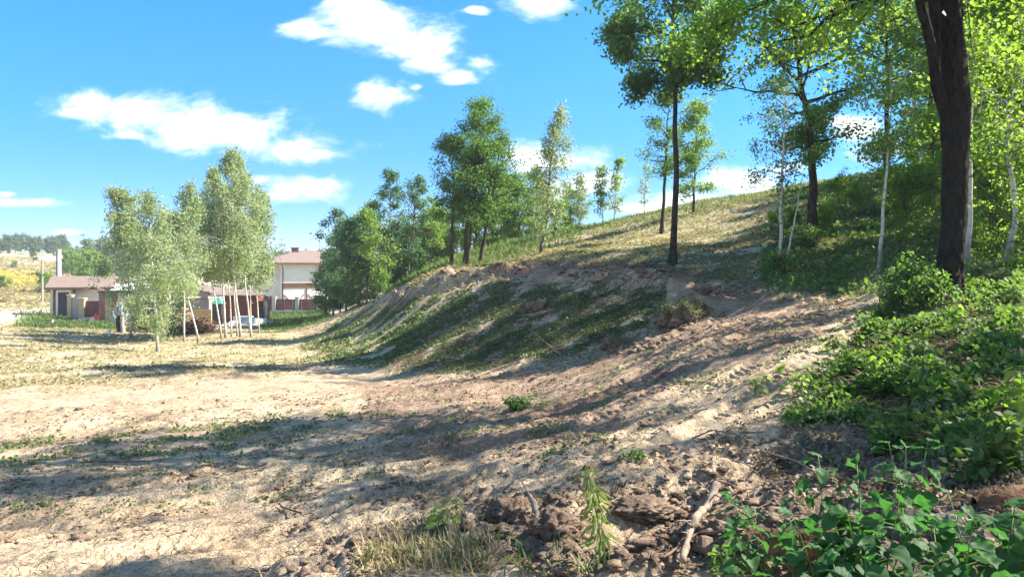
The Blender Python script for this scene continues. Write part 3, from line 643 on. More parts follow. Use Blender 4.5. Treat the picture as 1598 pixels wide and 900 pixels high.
# the big dark tree
def big_tree():
    d = 11.0; bx = 1475; x, y, z = G(bx, d); z -= .08
    t = thing('old_tree', 'thick dark trunk in the right foreground, forking near the top of the picture', 'tree', (x, y, z))
    def pp(L_): return np.array([((a - bx) / F * d + 0, dy, (HZ - b) / F * d - z) for a, b, dy in L_])
    main = pp([(1472,475,0),(1476,455,0),(1482,420,0),(1489,350,0),(1490,280,0),(1491,200,.0),(1491,150,.0),(1492,80,.05),(1490,0,.1),(1496,-150,.4),(1500,-380,.6),(1505,-640,.8),(1500,-900,.6)])
    rads = [.40,.23,.170,.155,.160,.182,.178,.150,.138,.16,.13,.09,.03]
    limb = pp([(1486,215,-.02),(1470,172,-.05),(1458,140,-.08),(1450,95,-.12),(1438,50,-.15),(1420,-5,-.2),(1385,-130,-.4),(1330,-330,-.3)])
    lr_ = [.08,.08,.078,.07,.065,.06,.05,.03]
    limb2 = pp([(1453,120,-.1),(1457,85,-.06),(1459,20,0),(1455,-60,.1),(1455,-200,.3),(1440,-350,.4)])
    lr2 = [.07,.075,.07,.065,.05,.03]
    def res(P, r_, n):
        t0 = np.linspace(0, 1, len(P)); tt = np.linspace(0, 1, n)
        Q = np.stack([np.interp(tt, t0, P[:, k]) for k in range(3)], -1); rr = np.interp(tt, t0, r_)
        for k in range(3): Q[1:-1, k] = (Q[:-2, k] + 2 * Q[1:-1, k] + Q[2:, k]) / 4
        return Q, rr
    b = MB()
    for P, r_, n, k in ((main, rads, 420, 64), (limb, lr_, 140, 36), (limb2, lr2, 100, 28)):
        Q, rr = res(P, r_, n); V, Fc = tube_np(Q, rr, k)
        c = np.repeat(Q, k, 0); dv = V - c; th = np.arctan2(dv[:, 1], dv[:, 0])
        k1 = 1 + .22 * np.maximum(0, 1 - V[:, 2] / .6) * np.cos(th * 5 + 1) + .10 * perlin(th * 2.2 + V[:, 2] * .4, V[:, 2] * 1.6, 5) + .07 * perlin(th * 6, V[:, 2] * 3, 6) + .09 * (1 - 2 * np.abs(perlin(th * 9, V[:, 2] * 5, 9)))
        V = c + dv * k1[:, None]; b.V.append(V); b.F[4] += (Fc + b.n).tolist(); b.n += len(V)
    b.build('trunk', MAT['bigbark'], t, True)
    rng = np.random.default_rng(5); br = MB(); A = []
    starts = [(main, .72 + .27 * i / 26) for i in range(26)] + [(limb, .68 + .32 * i / 9) for i in range(9)] + [(limb2, .5 + .5 * i / 7) for i in range(7)]
    for i, (P, u_) in enumerate(starts):
        t0 = np.linspace(0, 1, len(P)); p0 = np.array([np.interp(u_, t0, P[:, k]) for k in range(3)])
        az = i * 2.4; Ln = rng.uniform(2.2, 4.6) * (1.1 - .5 * max(0, u_ - .6)); q = np.linspace(0, 1, 7)
        B = p0 + q[:, None] * np.array([math.cos(az), math.sin(az), rng.uniform(.0, .5)]) * Ln + rng.normal(size=(7, 3)) * .1 * q[:, None]
        B[:, 2] -= .25 * Ln * q ** 2
        br.tube(B, .045 * (1 - q) + .008, 6)
        for j in range(8):
            w = rng.uniform(.2, 1); b0 = np.array([np.interp(w, q, B[:, k]) for k in range(3)]); dv = rng.normal(size=3) + [math.cos(az), math.sin(az), -.3]; dv /= np.linalg.norm(dv)
            l2 = rng.uniform(.6, 1.4); S2 = b0 + dv * l2 * np.linspace(0, 1, 4)[:, None]; br.tube(S2, [.014, .01, .007, .004], 4, False)
            for w2 in np.linspace(.2, 1.1, 5): A.append(b0 + dv * l2 * w2)
    br.build('branches', MAT['bigbark'], t, True)
    A = np.array(A); n = 33000; wts = np.repeat(rng.gamma(.6, 1, len(A) // 5 + 1), 5)[:len(A)] * rng.gamma(1.2, 1, len(A)); idx = rng.choice(len(A), n, p=wts / wts.sum())
    Pp = A[idx] + rng.normal(size=(n, 3)) * .22
    # the clearing of the view between crown and slope: leaves sit above the fork only
    Pp = Pp[Pp[:, 2] > 3.2]
    V, Fc = leaf_quads(Pp, .10, rng, .3)
    link('crown', mesh_np('crown', V, Fc, MAT['maple_leaf'], False, {'v': np.repeat(rng.uniform(0, 1, len(Pp)), 4)}), t)
big_tree()

# forest fill on the right
FOREST = 'trees of the wood on the right'
proto = []
for i, (H, Rc, cb, leaf, bark) in enumerate([(13, 3.2, .18, 'maple_leaf', 'oak_bark'), (11, 2.8, .10, 'maple_leaf', 'grey_bark'), (14, 3.4, .30, 'bright_leaf', 'birch_bark'), (9, 2.6, .05, 'maple_leaf', 'oak_bark')]):
    pos_ = [G(1585, 30), G(1530, 24), G(1445, 36), G(1560, 20)][i]
    proto.append(tree('forest_tree', ['tall leafy tree deep in the wood by the right edge', 'leafy tree right behind the white birch stem', 'tall birch-stemmed tree on the ridge left of the big trunk', 'low spreading tree behind the crooked birch'][i], pos_, 200 + i, bark, leaf, FOREST,
        H=H, r0=.13, cb=cb, Rc=Rc, prof='oval', nprim=34, nsec=6, leaves=9500, lsize=.17, sig=.34))
rg = random.Random(4)
spots = [(1500,34,0,'tall leafy tree in the gap just right of the big dark trunk'),(1545,40,1,'leafy tree deep in the wood between the two white birches on the right'),(1600,36,0,'tall tree behind the crooked birch at the right edge'),(1650,26,1,'leafy tree whose left half shows at the right edge'),
 (1480,46,1,'far tree of the wood directly behind the big dark trunk'),(1640,18,3,'low tree pushing in from the right edge above the bank'),(1700,22,0,'tree beyond the right edge with only its left twigs in view'),(1560,30,2,'birch-stemmed tree in the middle of the right wood'),(1610,24,2,'birch-stemmed tree close to the right edge'),
 (1530,50,0,'farthest tree on the ridge right of the big trunk'),(1620,44,0,'far tall tree at the right edge on the ridge')]
for i, (px, d, k, lab) in enumerate(spots):
    x, y, z = G(px, d); dup(proto[k], (x, y, z - .05), rg.uniform(0, 6), rg.uniform(.8, 1.1) * (.7 if px < 1420 else 1), lab, FOREST)
# trees just outside the view on the right: their shade falls across the clearing
px4 = tree('edge_tree', 'slender open-crowned tree standing just beyond the right edge of the picture', (13, 7.4, gz(13, 7.4)), 230, 'oak_bark', 'oak_leaf', 'trees beyond the right edge', H=12, r0=.14, cb=.4, Rc=2.6, prof='oval', nprim=22, nsec=4, leaves=5500, lsize=.16, sig=.25, gap=.6)
for i, (x, y, s) in enumerate([(15.5,.6,.8),(21,-3,1.0),(30,5,1.2),(26,16,1.2)]):
    dup(px4, (x, y, gz(x, y) - .05), i * 1.3, s, 'slender open-crowned tree standing just beyond the right edge of the picture', 'trees beyond the right edge')
# shrubs of the understorey
SHR = 'shrubs under the trees on the right'
sp = [tree('shrub', 'bright green shrub left of the big trunk on the upper slope', G(1410, 25), 300, 'grey_bark', 'maple_leaf', SHR, 'shrub', H=2.0, r0=.03, cb=.03, Rc=1.3, prof='round', nprim=22, nsec=6, leaves=6000, lsize=.10, sig=.2, elev=(20, 70)),
      tree('shrub', 'low shrub hiding the foot of the big dark trunk on its left', G(1425, 11.2), 301, 'grey_bark', 'oak_leaf', SHR, 'shrub', H=.42, r0=.010, cb=.05, Rc=.30, prof='round', nprim=20, nsec=5, leaves=1300, lsize=.075, sig=.10, elev=(20, 75), wob=.05)]
for i, (px, d, k, s, lab) in enumerate([(1455,30,0,.8,'shrub just behind the big trunk on its left'),(1500,22,0,.9,'shrub in the gap right of the big trunk'),(1545,19,0,.9,'shrub between the two white birches on the right'),(1590,24,0,1.3,'tall shrub behind the crooked birch'),
        (1340,34,0,.55,'shrub on the slope left of the thin pale birch'),(1310,37,0,.6,'shrub by the ridge right of the forked tree'),(1400,30,0,.6,'shrub right of the thin pale birch on the slope'),(1480,36,0,1.4,'tall shrub high behind the big trunk'),(1560,34,0,1.5,'tall shrub deep in the right wood'),
        (1430,38,0,1.2,'shrub on the ridge close left of the big trunk'),(1500,17,0,.5,'small shrub at the foot of the white birch beside the big trunk'),(1598,16,0,.7,'shrub at the right edge by the crooked birch foot'),(1385,42,0,.9,'shrub on the ridge behind the dark straight trunk'),
        (1240,33,0,.35,'small shrub between the leaning white stem and the forked tree'),(1205,35,0,.35,'small shrub on the bare slope left of the thin birch'),(1290,29,0,.4,'small shrub right of the forked tree foot'),(1620,12,0,.5,'low shrub cut by the right edge over the bank'),(1640,30,0,1.5,'tall shrub cut by the right edge'),(1520,42,0,1.6,'tall shrub on the ridge right of the big trunk')]):
    x, y, z = G(px, d); dup(sp[k], (x, y, z - .05), rg.uniform(0, 6), s, lab, SHR)
for i, (px, d, s) in enumerate([(1448,10.3,.8),(1400,10.8,.7),(1216,21,1.0),(1262,27,1.2)]):
    x, y, z = G(px, d); dup(sp[1], (x, y, z - .03), rg.uniform(0, 6), s, ['low leafy shrub in front of the big dark trunk', 'small shrub at the edge of the dirt track left of the big trunk', 'leafy suckers round the foot of the straight thin birch', 'leafy suckers round the foot of the forked tree'][i], SHR)

# far hillside trees
FAR = 'trees on the far hillside'
fp = [tree('hillside_tree', 'rounded tree at the left edge of the far hillside wood', G(12, 270), 400, 'grey_bark', 'far_leaf', FAR, H=13, r0=.25, cb=.14, Rc=5.5, prof='round', nprim=26, nsec=5, leaves=3500, lsize=.75, sig=.8),
      tree('hillside_tree', 'pine-like tree on the crest behind the white pole', G(95, 300), 401, 'grey_bark', 'far_leaf', FAR, H=15, r0=.25, cb=.22, Rc=4.8, prof='oval', nprim=26, nsec=5, leaves=3000, lsize=.75, sig=.8),
      tree('hillside_tree', 'bushy yellow-green tree on the far slope right of the white pole', G(112, 190), 402, 'grey_bark', 'bright_leaf', FAR, H=5.5, r0=.15, cb=.05, Rc=3.0, prof='round', nprim=26, nsec=5, leaves=3500, lsize=.5, sig=.5)]
for p_ in fp: p_.scale = (.42,) * 3
fp[2].scale = (1, 1, 1)
for i in range(80):
    px = -60 + i * 3.6 + rg.uniform(-4, 4); d = rg.uniform(262, 310) if px < 115 else rg.uniform(240, 300); k = rg.randrange(2)
    x, y, z = G(px, d); s = rg.uniform(.26, .43) * (.75 if 110 < px < 135 else 1)
    dup(fp[k], (x, y, z - .1), rg.uniform(0, 6), s, 'one of the hazy trees massed along the far hillside', FAR)
for i, (px, d, k, s) in enumerate([(52,235,1,.3),(128,170,2,.9),(140,150,2,.8),(150,165,2,1.1),(160,200,0,.6),(170,210,0,.7),(105,215,2,.7),(72,125,2,.55),(135,225,0,.6),(185,170,0,.6),(22,200,2,.3),(3,130,2,.35)]):
    x, y, z = G(px, d); dup(fp[k], (x, y, z - .1), rg.uniform(0, 6), s, ['small lone tree on the tan field left of the poles', 'bush right above the garage roof', 'bush above the right end of the garage roof', 'dark bush between garage and birches', 'tree above the right end of the garage', 'taller tree left of the birch clump', 'yellowish bush beside the white pole', 'dark bush behind the left corner of the garage', 'round tree on the near shoulder of the far hill', 'tree just behind the leftmost birch', 'small bush in the yellow flowers', 'low bush at the left edge below the yellow flowers'][i], FAR)
for i in range(16):
    px = 215 + i * 22 + rg.uniform(-6, 6); d = rg.uniform(150, 220); x, y, z = G(px, d)
    dup(fp[rg.randrange(2)], (x, y, z - .1), rg.uniform(0, 6), rg.uniform(.5, .7), 'distant tree showing behind the birches and the house', FAR)
fq = tree('belt_tree', 'leafy tree of the belt behind the oak clump, left of the clump stems', G(684, 66), 404, 'grey_bark', 'bright_leaf', 'trees of the belt behind the crest', H=11, r0=.16, cb=.08, Rc=4.4, prof='oval', nprim=34, nsec=6, leaves=12000, lsize=.36, sig=.6); fq.scale = (.5,) * 3
for i, (px, d, s, lab) in enumerate([(640,75,.5,'leafy tree low behind the twin-stemmed tree of the grove'),(690,72,.45,'leafy tree showing left of the oak clump stems'),(715,70,.4,'leafy tree showing between the oak clump stems'),(768,68,.42,'leafy tree low just right of the oak clump'),(785,66,.42,'small leafy tree between oak clump and leaning birch'),(812,62,.40,'leafy tree just right of the pale green tree behind the oak clump'),(850,60,.34,'low leafy tree right behind the leaning birch'),(888,58,.26,'low leafy tree on the crest between leaning birch and skyline birch'),(560,72,.5,'leafy tree behind the left half of the grove'),(530,70,.45,'leafy tree behind the dark round tree at the fence end'),(600,85,.5,'leafy tree behind the middle of the grove'),(662,90,.55,'leafy tree beside the outbuilding behind the grove')]):
    x, y, z = G(px, d); dup(fq, (x, y, z - .1), rg.uniform(0, 6), s * 1.1, lab, 'trees of the belt behind the crest')

# ------------------------------------------------------------------ ground cover
def cover(name, label, cat, poly, dr, n, size, mat, seed, kind='leaf', clump=1.2, thr=-.1, hgt=.12, sizepow=0.6, kindtag='stuff', extra=None, lift=0.0):
    rng = np.random.default_rng(seed); poly = np.array(poly, float)
    xs = poly[:, 0]; got = []
    tot = 0
    for _ in range(30):
        px = rng.uniform(xs.min(), xs.max(), n * 2); d = np.exp(rng.uniform(math.log(dr[0]), math.log(dr[1]), n * 2))
        x = (px - CX) / F * d; z = base_z(x, d); _, py = proj(x, d, z)
        k = (seg_sd(px, py, [tuple(q) for q in poly]) < rng.exponential(6, n * 2))
        k &= (fbm(x, d, clump, 3, seed) > thr + rng.normal(size=n * 2) * .12)
        got.append(np.stack([x[k], d[k]], -1)); tot += k.sum()
        if tot >= n: break
    Q = np.concatenate(got)[:n]
    n = len(Q); r = np.hypot(Q[:, 0], Q[:, 1]); z = ground_z(Q[:, 0], Q[:, 1])
    S = size * np.maximum(1, (r / 9.0)) ** sizepow
    P = np.stack([Q[:, 0], Q[:, 1], z], -1)
    if kind == 'leaf':
        P[:, 2] += rng.uniform(0, 1, n) ** 1.5 * hgt * np.clip(.4 + fbm(Q[:, 0], Q[:, 1], .8, 2, seed + 3) * 1.5, .1, 2) + .01
        V, Fc = leaf_quads(P, S, rng, 0, .72, .8)
        v = np.repeat(np.clip(rng.uniform(0, 1, n) * .7 + .3 * (fbm(Q[:, 0], Q[:, 1], 1.5, 2, seed + 5) + .5), 0, 1), 4)
    else:  # blades
        az = rng.uniform(0, 6.28, n); ln = S * rng.uniform(.5, 1.4, n); ti = rng.uniform(.1, 1.3, n) if kind == 'blade' else rng.uniform(1.1, 1.65, n)
        D = np.stack([np.cos(az) * np.sin(ti), np.sin(az) * np.sin(ti), np.abs(np.cos(ti))], -1); Sd = np.stack([-np.sin(az), np.cos(az), 0 * az], -1)
        w = (ln * .05)[:, None]; w = np.maximum(w, (r * .00045)[:, None])
        P[:, 2] += (.012 if kind != 'blade' else 0)
        tip = P + D * ln[:, None]; mid = P + D * ln[:, None] * .55 + np.array([0, 0, 1]) * (ln * .08)[:, None]
        V = np.stack([P - Sd * w, P + Sd * w, mid + Sd * w * .7, tip, mid - Sd * w * .7], 1).reshape(-1, 3)
        b = np.arange(n)[:, None] * 5; Fc = np.concatenate([b, b + 1, b + 2, b + 3, b + 4], 1); v = np.repeat(rng.uniform(0, 1, n), 5)
    V[:, 2] += lift
    o = link(name, mesh_np(name, V, Fc, MAT[mat], False, {'v': v})); tag(o, label, cat, None, kindtag)
cover('leafy_undergrowth', 'dense leafy undergrowth covering the bank at the right', 'undergrowth', BANK, (4.2, 16), 24000, .070, 'herb', 1, hgt=.16, thr=.02, clump=.6)
cover('leafy_undergrowth', 'duller wilting leaves mixed into the undergrowth of the right bank', 'undergrowth', BANK, (4.2, 16), 9000, .05, 'cutherb', 46, hgt=.10, thr=-.2, clump=.6)
cover('bank_grass', 'grass blades and dead stems standing in the right bank', 'grass', BANK, (4.2, 16), 2600, .15, 'twigstraw', 47, kind='lying', thr=-.2, clump=.8)
cover('leafy_undergrowth', 'sunlit green undergrowth on the slope under the right trees', 'undergrowth', [(1190,440),(1235,300),(1310,280),(1598,230),(1598,450),(1400,445),(1290,455)], (13, 50), 40000, .075, 'face_herb', 2, hgt=.13, thr=-.12, clump=1.5)
cover('leafy_undergrowth', 'patches of taller bright weeds on the slope under the right trees', 'undergrowth', [(1190,440),(1235,300),(1310,280),(1598,230),(1598,450),(1400,445),(1290,455)], (13, 50), 16000, .085, 'herb', 44, hgt=.28, thr=.12, clump=1.1)
cover('fallen_leaves', 'pale dry litter between the weeds of the right slope', 'leaf litter', [(1180,445),(1230,310),(1310,290),(1598,240),(1598,450),(1400,450),(1290,458)], (13, 50), 14000, .07, 'straw', 45, kind='lying', thr=-.2, clump=1.5)
cover('wilted_herbs', 'crushed green herbs on the shaded face of the bulldozed mound', 'herbs', FACE, (15, 34), 34000, .052, 'face_herb', 3, hgt=.05, thr=-.10, clump=1.6, sizepow=.35)
cover('wilted_herbs', 'dried pale stalks lying over the shaded mound face', 'herbs', FACE, (15, 34), 16000, .10, 'twigstraw', 33, kind='lying', thr=-.3, clump=.9, sizepow=.35)
cover('wilted_herbs', 'yellowish herbs and grass on the sunny left end of the mound', 'herbs', SUNFACE, (22, 56), 22000, .06, 'cutherb', 4, hgt=.06, thr=.05, clump=1.6, sizepow=.45)
cover('mown_grass', 'dry mown grass lying over the upper slope', 'grass', UP, (20, 60), 45000, .12, 'straw', 5, kind='lying', thr=-.3, clump=1.8)
cover('mown_herbs', 'patches of fresh green herbs on the upper slope', 'herbs', UP, (20, 60), 40000, .055, 'cutherb', 6, hgt=.06, thr=-.05, clump=2.2, sizepow=.5)
cover('meadow_grass', 'tall yellowish grass along the slope crest behind the oak clump', 'grass', [(600,470),(640,430),(720,405),(900,352),(905,362),(780,404),(690,428),(640,450)], (42, 60), 9000, .15, 'grass', 7, kind='blade', thr=-.5)
cover('meadow_grass', 'fine dry grass on the ridge line under the skyline saplings', 'grass', [(880,368),(900,350),(1100,312),(1250,288),(1250,300),(1000,345)], (44, 58), 6000, .09, 'grass', 8, kind='blade', thr=-.5)
cover('dry_grass', 'straw-coloured trampled grass across the left clearing', 'grass', LEFTG, (17, 72), 32000, .09, 'straw', 9, kind='lying', thr=-.25, clump=2.2)
cover('short_grass', 'thin green grass growing through the left clearing', 'grass', LEFTG, (17, 72), 10000, .06, 'cutherb', 10, kind='leaf', hgt=.04, thr=.12, clump=2.5, sizepow=.4)
for k, lw in enumerate(LAWN):
    cover('lawn', ['green lawn in front of the garage gate', 'green lawn in front of the brown house fence'][k], 'lawn', lw, (56, 92), 9000, .10, 'grass', 11 + k, kind='blade', thr=-.9)
cover('yellow_flowers', 'band of yellow flowers across the far field', 'flowers', [(-200,424),(0,425),(70,428),(78,436),(70,442),(0,441),(-200,444)], (125, 185), 5000, .11, 'yellow', 14, hgt=.5, thr=-.25, clump=9, sizepow=.5)
cover('field_grass', 'dry grass and weeds on the far field', 'grass', [(-200,392),(110,388),(200,450),(70,470),(-200,485)], (76, 250), 26000, .26, 'straw', 15, kind='lying', thr=-.3, clump=12, sizepow=.5)
cover('cut_herbs', 'green cut herbs strewn along the windrow in the left foreground', 'herbs', [(-10,690),(120,678),(260,675),(420,655),(540,640),(530,660),(420,690),(300,705),(150,712),(-10,730)], (8, 16), 2600, .05, 'cutherb', 16, hgt=.04, thr=.12, clump=.8)
cover('cut_herbs', 'pale cut herbs scattered over the near dirt on the left', 'herbs', [(-10,740),(300,730),(520,690),(760,660),(700,720),(420,790),(0,800)], (5.8, 12), 1800, .04, 'cutherb', 17, hgt=.03, thr=.25, clump=.6)
cover('cut_herbs', 'little green herb patches on the dirt below the mound', 'herbs', [(560,640),(700,590),(860,575),(1100,540),(1330,470),(1390,470),(1250,560),(1050,650),(850,720),(640,690)], (6.5, 17), 3000, .045, 'cutherb', 18, hgt=.04, thr=.36, clump=.7)
cover('leaf_litter', 'dry leaves and bark bits on the dark forest soil', 'leaf litter', [(1090,700),(1240,640),(1420,640),(1598,600),(1598,800),(1300,800),(1200,760)], (4, 9), 9000, .035, 'twigstraw', 19, hgt=.015, thr=-.2, clump=.5)
cover('grass_tuft', 'tuft of fine yellowish grass on the near berm', 'grass', [(560,905),(590,860),(680,845),(760,865),(770,905)], (3.3, 4.6), 1100, .075, 'straw', 20, kind='blade', thr=-.4, clump=.4)
cover('grass_tuft', 'thin green grass blades on the near berm', 'grass', [(540,905),(600,870),(700,850),(940,880),(960,905)], (3.3, 4.6), 300, .08, 'grass', 21, kind='blade', thr=-.3, clump=.4)
cover('straw_debris', 'thin dry stalks littering the near dirt', 'plant litter', [(-10,905),(-10,640),(560,620),(1000,540),(1200,560),(1100,800),(1000,905)], (4.2, 16), 3500, .07, 'twigstraw', 22, kind='lying', thr=-.1, clump=1.2)

# ------------------------------------------------------------------ plain materials for built things
MAT['white_wall'] = M_plain('white render', (.74, .70, .66), .85, .08, 1.5)
MAT['cream_wall'] = M_plain('cream render', (.62, .54, .42), .85, .10, 1.5)
MAT['brown_roof'] = M_plain('brown roof tiles', (.21, .155, .13), .8, .25, 2, .6, .3, (1, 6, 1))
MAT['dark_wood'] = M_plain('dark stained wood', (.13, .07, .05), .7, .25, 3)
MAT['brown_panel'] = M_plain('brown sheet panels', (.19, .060, .045), .5, .15, 1.2)
MAT['brick_red'] = M_plain('red brown brick', (.36, .15, .11), .85, .2, 5)
MAT['beige_brick'] = M_plain('yellowish brick', (.58, .44, .25), .85, .2, 6)
MAT['grey_board'] = M_plain('grey boards', (.33, .29, .25), .85, .25, 4, .3, .3, (6, 1, 1))
MAT['dark_metal'] = M_plain('dark metal', (.045, .04, .045), .5, .2, 2)
MAT['glass'] = M_plain('window glass', (.05, .07, .07), .12, .2, .6, 0, .6)
MAT['concrete'] = M_plain('pale concrete', (.50, .47, .43), .9, .15, 3)
MAT['green_roof'] = M_plain('green metal roof', (.08, .30, .22), .45, .1, 2)
MAT['board_yellow'] = M_plain('yellow boards', (.56, .38, .14), .8, .25, 4)
MAT['white_paint'] = M_plain('white paint', (.8, .8, .8), .4, .04, 1)
MAT['grey_sheet'] = M_plain('grey plastic sheet', (.42, .45, .46), .5, .25, 2.5)
MAT['black_sheet'] = M_plain('black sheet', (.05, .05, .06), .45, .3, 2)
MAT['red_metal'] = M_plain('dark red metal', (.20, .03, .028), .5, .2, 2)
MAT['orange'] = M_plain('orange plank', (.62, .16, .09), .7, .2, 3)
MAT['log_end'] = M_plain('cut log end', (.62, .42, .20), .8, .2, 12)
MAT['log_bark'] = M_plain('log bark', (.22, .15, .09), .9, .4, 6, .8)
MAT['burnt_wood'] = M_plain('weathered dark wood', (.07, .055, .05), .9, .4, 5, .8, .2, (1, 1, .3))
MAT['twig'] = M_plain('dry twigs', (.17, .115, .085), .9, .35, 9, .5)
MAT['pale_branch'] = M_plain('pale dry branch', (.26, .20, .155), .85, .35, 14, .9, .2)
MAT['rotten'] = M_plain('rotten bark', (.13, .075, .045), .95, .55, 10, 1.0, .15)
MAT['lichen_log'] = M_plain('grey lichen bark', (.22, .20, .15), .95, .5, 12, 1.0, .15)
def soilmat():
    mt, t = newmat('clod soil'); q = NT(t); P = q.pos(); f = q.noise(P, 9, 8, .7); g = q.noise(P, 60, 5, .6)
    col = q.mix(q.rng(f, .35, .65), (.09, .062, .046), (.26, .185, .135)); q.out(col, .97, q.bump(q.math('ADD', f, q.math('MULTIPLY', g, .4)), .9, .03), .1); return mt
MAT['soil'] = soilmat()

def hit(px, py, d0=1.8, d1=60):
    """where the view line through a photo point first meets the ground"""
    d = np.exp(np.linspace(math.log(d0), math.log(d1), 500)); x = (px - CX) / F * d; z = ground_z(x, d); ray = (HZ - py) / F * d
    k = np.argmax(ray <= z) if (ray <= z).any() else -1
    return float(x[k]), float(d[k]), float(z[k])

# ------------------------------------------------------------------ house
def window(parent, x0, x1, z0, z1, y, mat='glass'):
    f = MB(); w = .07
    f.box(x0, x1, y - .06, y - .003, z0, z0 + w); f.box(x0, x1, y - .06, y - .003, z1 - w, z1)
    f.box(x0, x0 + w, y - .06, y - .003, z0 + w, z1 - w); f.box(x1 - w, x1, y - .06, y - .003, z0 + w, z1 - w)
    xm = (x0 + x1) / 2; f.box(xm - .03, xm + .03, y - .06, y - .003, z0 + w, z1 - w)
    o = f.build('window', MAT['white_paint'], parent)
    g = MB(); g.box(x0 + w, xm - .03, y - .03, y - .003, z0 + w, z1 - w); g.box(xm + .03, x1 - w, y - .03, y - .003, z0 + w, z1 - w); g.build('pane', MAT[mat], o)
def house():
    d = 97.0; x = (440 - CX) / F * d; z = gz(x, d) - .25
    E = HZ and (lambda py: (HZ - py) / F * d - z)
    t = thing('house', 'white two-storey house with brown hipped roof and brown timber bands behind the fence', 'house', (x, d, z), R(28))
    ez = E(410); W_ = 13.8; D_ = 9
    b = MB(); b.box(0, W_, 0, D_, 0, ez); b.build('wall', MAT['white_wall'], t)
    b = MB(); b.box(-2.3, -.003, 2.0, D_, 0, ez - .003); b.build('wing', MAT['white_wall'], t)
    o_ = .75; x0, x1, y0, y1 = -2.9, W_ + o_, -o_, D_ + o_; rz = E(389); xm0, xm1 = 3.0, W_ - 3.2; ym = (y0 + y1) / 2
    r = MB(); P = [(x0,y0,ez),(x1,y0,ez),(x1,y1,ez),(x0,y1,ez),(xm0,ym,rz),(xm1,ym,rz)]
    r.add(P, [(0,1,5,4),(1,2,5),(2,3,4,5),(3,0,4),(3,2,1,0)]); rf = r.build('roof', MAT['brown_roof'], t)
    c = MB(); c.box(2.1, 2.9, ym - .9, ym - .1, ez + .6, rz + .25); c.box(2.0, 3.0, ym - 1.0, ym - 0, rz + .25, rz + .38); c.build('chimney', MAT['dark_wood'], rf)
    f = MB(); f.box(x0 + .02, x1 - .02, y0 - .06, y0 - .003, ez - .22, ez + .02); f.build('fascia', MAT['dark_wood'], t)
    zb0, zb1 = E(449.5), E(441.5)
    b = MB(); b.box(-.02, W_, -.09, -.003, zb0, zb1)
    for k in (0, 3.1, 6.3, 9.6, 12.9): b.box(k - .16 + .17, k + .17, -.10, -.004, 0, zb0 - .003)
    b.build('timber_band', MAT['dark_wood'], t)
    b = MB()
    for (a, c_) in ((.35, 1.35), (2.9, 1.9), (3.5, 4.5), (6.1, 5.1)):
        zt = zb0 - .9; b.hexa([(a-.09,-.07,zt),(a+.09,-.07,zt),(a+.09,-.006,zt),(a-.09,-.006,zt)] and [(a-.1,-.07,zt-.1),(c_-.1,-.07,zt-1.1+ .0),(c_-.1,-.006,zt-1.1),(a-.1,-.006,zt-.1),(a-.1,-.07,zt+.08),(c_-.1,-.07,zt-.92),(c_-.1,-.006,zt-.92),(a-.1,-.006,zt+.08)])
    b.build('timber_brace', MAT['dark_wood'], t)
    window(t, 4.0, 5.9, .95, 2.3, 0); window(t, 7.2, 9.0, .95, 2.3, 0); window(t, 6.6, 8.3, zb1 + .8, zb1 + 2.1, 0)
    window(t, 10.2, 12.2, .95, 2.3, 0); window(t, 10.2, 12.0, zb1 + .8, zb1 + 2.1, 0); window(t, -1.9, -.7, .9, 2.3, 2.0); window(t, 10.2, 12.2, .95, 2.3, 0); window(t, 10.2, 12.0, zb1 + .8, zb1 + 2.1, 0); window(t, -1.9, -.7, zb1 + .8, zb1 + 2.0, 2.0)
    p = MB(); p.tube([(.10, -.14, .1), (.10, -.14, ez - .7), (-.15, -.5, ez - .2)], [.06] * 3, 6); p.build('downpipe', MAT['dark_metal'], t)
    a = MB(); a.tube([(6, ym, rz - .3), (6, ym, rz + 1.6)], [.025, .02], 5); a.tube([(5.5, ym, rz + 1.3), (6.5, ym, rz + 1.3)], [.015, .015], 4); a.build('antenna', MAT['dark_metal'], t)
house()
def outhouse():
    d = 104.0; x = (622 - CX) / F * d; z = (HZ - 468) / F * d; E = lambda py: (HZ - py) / F * d - z
    t = thing('outbuilding', 'white walled building glimpsed between the grove trunks right of the house', 'building', (x, d, z), R(20))
    b = MB(); b.box(0, 6.2, 0, 6, -1, E(416)); b.build('wall', MAT['white_wall'], t); gable_roof(t, -.4, 6.6, -.6, 6.6, E(416), E(399)); window(t, 1, 2.4, 1.6, 3.0, 0)
def house_fence():
    d = 89.0; X = lambda px: (px - CX) / F * d
    z = gz(X(450), d) - .15; E = lambda py: (HZ - py) / F * d - z
    t = thing('panel_fence', 'brown sheet-panel fence between pale brick pillars in front of the house', 'fence', (X(402), d, z))
    ps = [402, 428, 464, 497, 532]; o = X(402)
    for i, p in enumerate(ps):
        w = .22; b = MB(); b.box(X(p) - o - w, X(p) - o + w, -w, w, -.5, E(464)); b.box(X(p) - o - w - .06, X(p) - o + w + .06, -w - .06, w + .06, E(464), E(464) + .08); b.build('pillar', MAT['concrete'], t)
    for i in range(4):
        b = MB(); x0, x1 = X(ps[i]) - o + .225, X(ps[i + 1]) - o - .225; n = 14
        for k in range(n): 
            a0 = x0 + (x1 - x0) * k / n; a1 = x0 + (x1 - x0) * (k + 1) / n; b.box(a0, a1 - .02, -.03 - .02 * (k % 2), .01, E(484), E(466.5))
        b.build('panel', MAT['brown_panel'], t)
        b = MB(); b.box(x0, x1, -.14, .14, -.5, E(484.5)); b.build('plinth', MAT['concrete'], t)
house_fence()
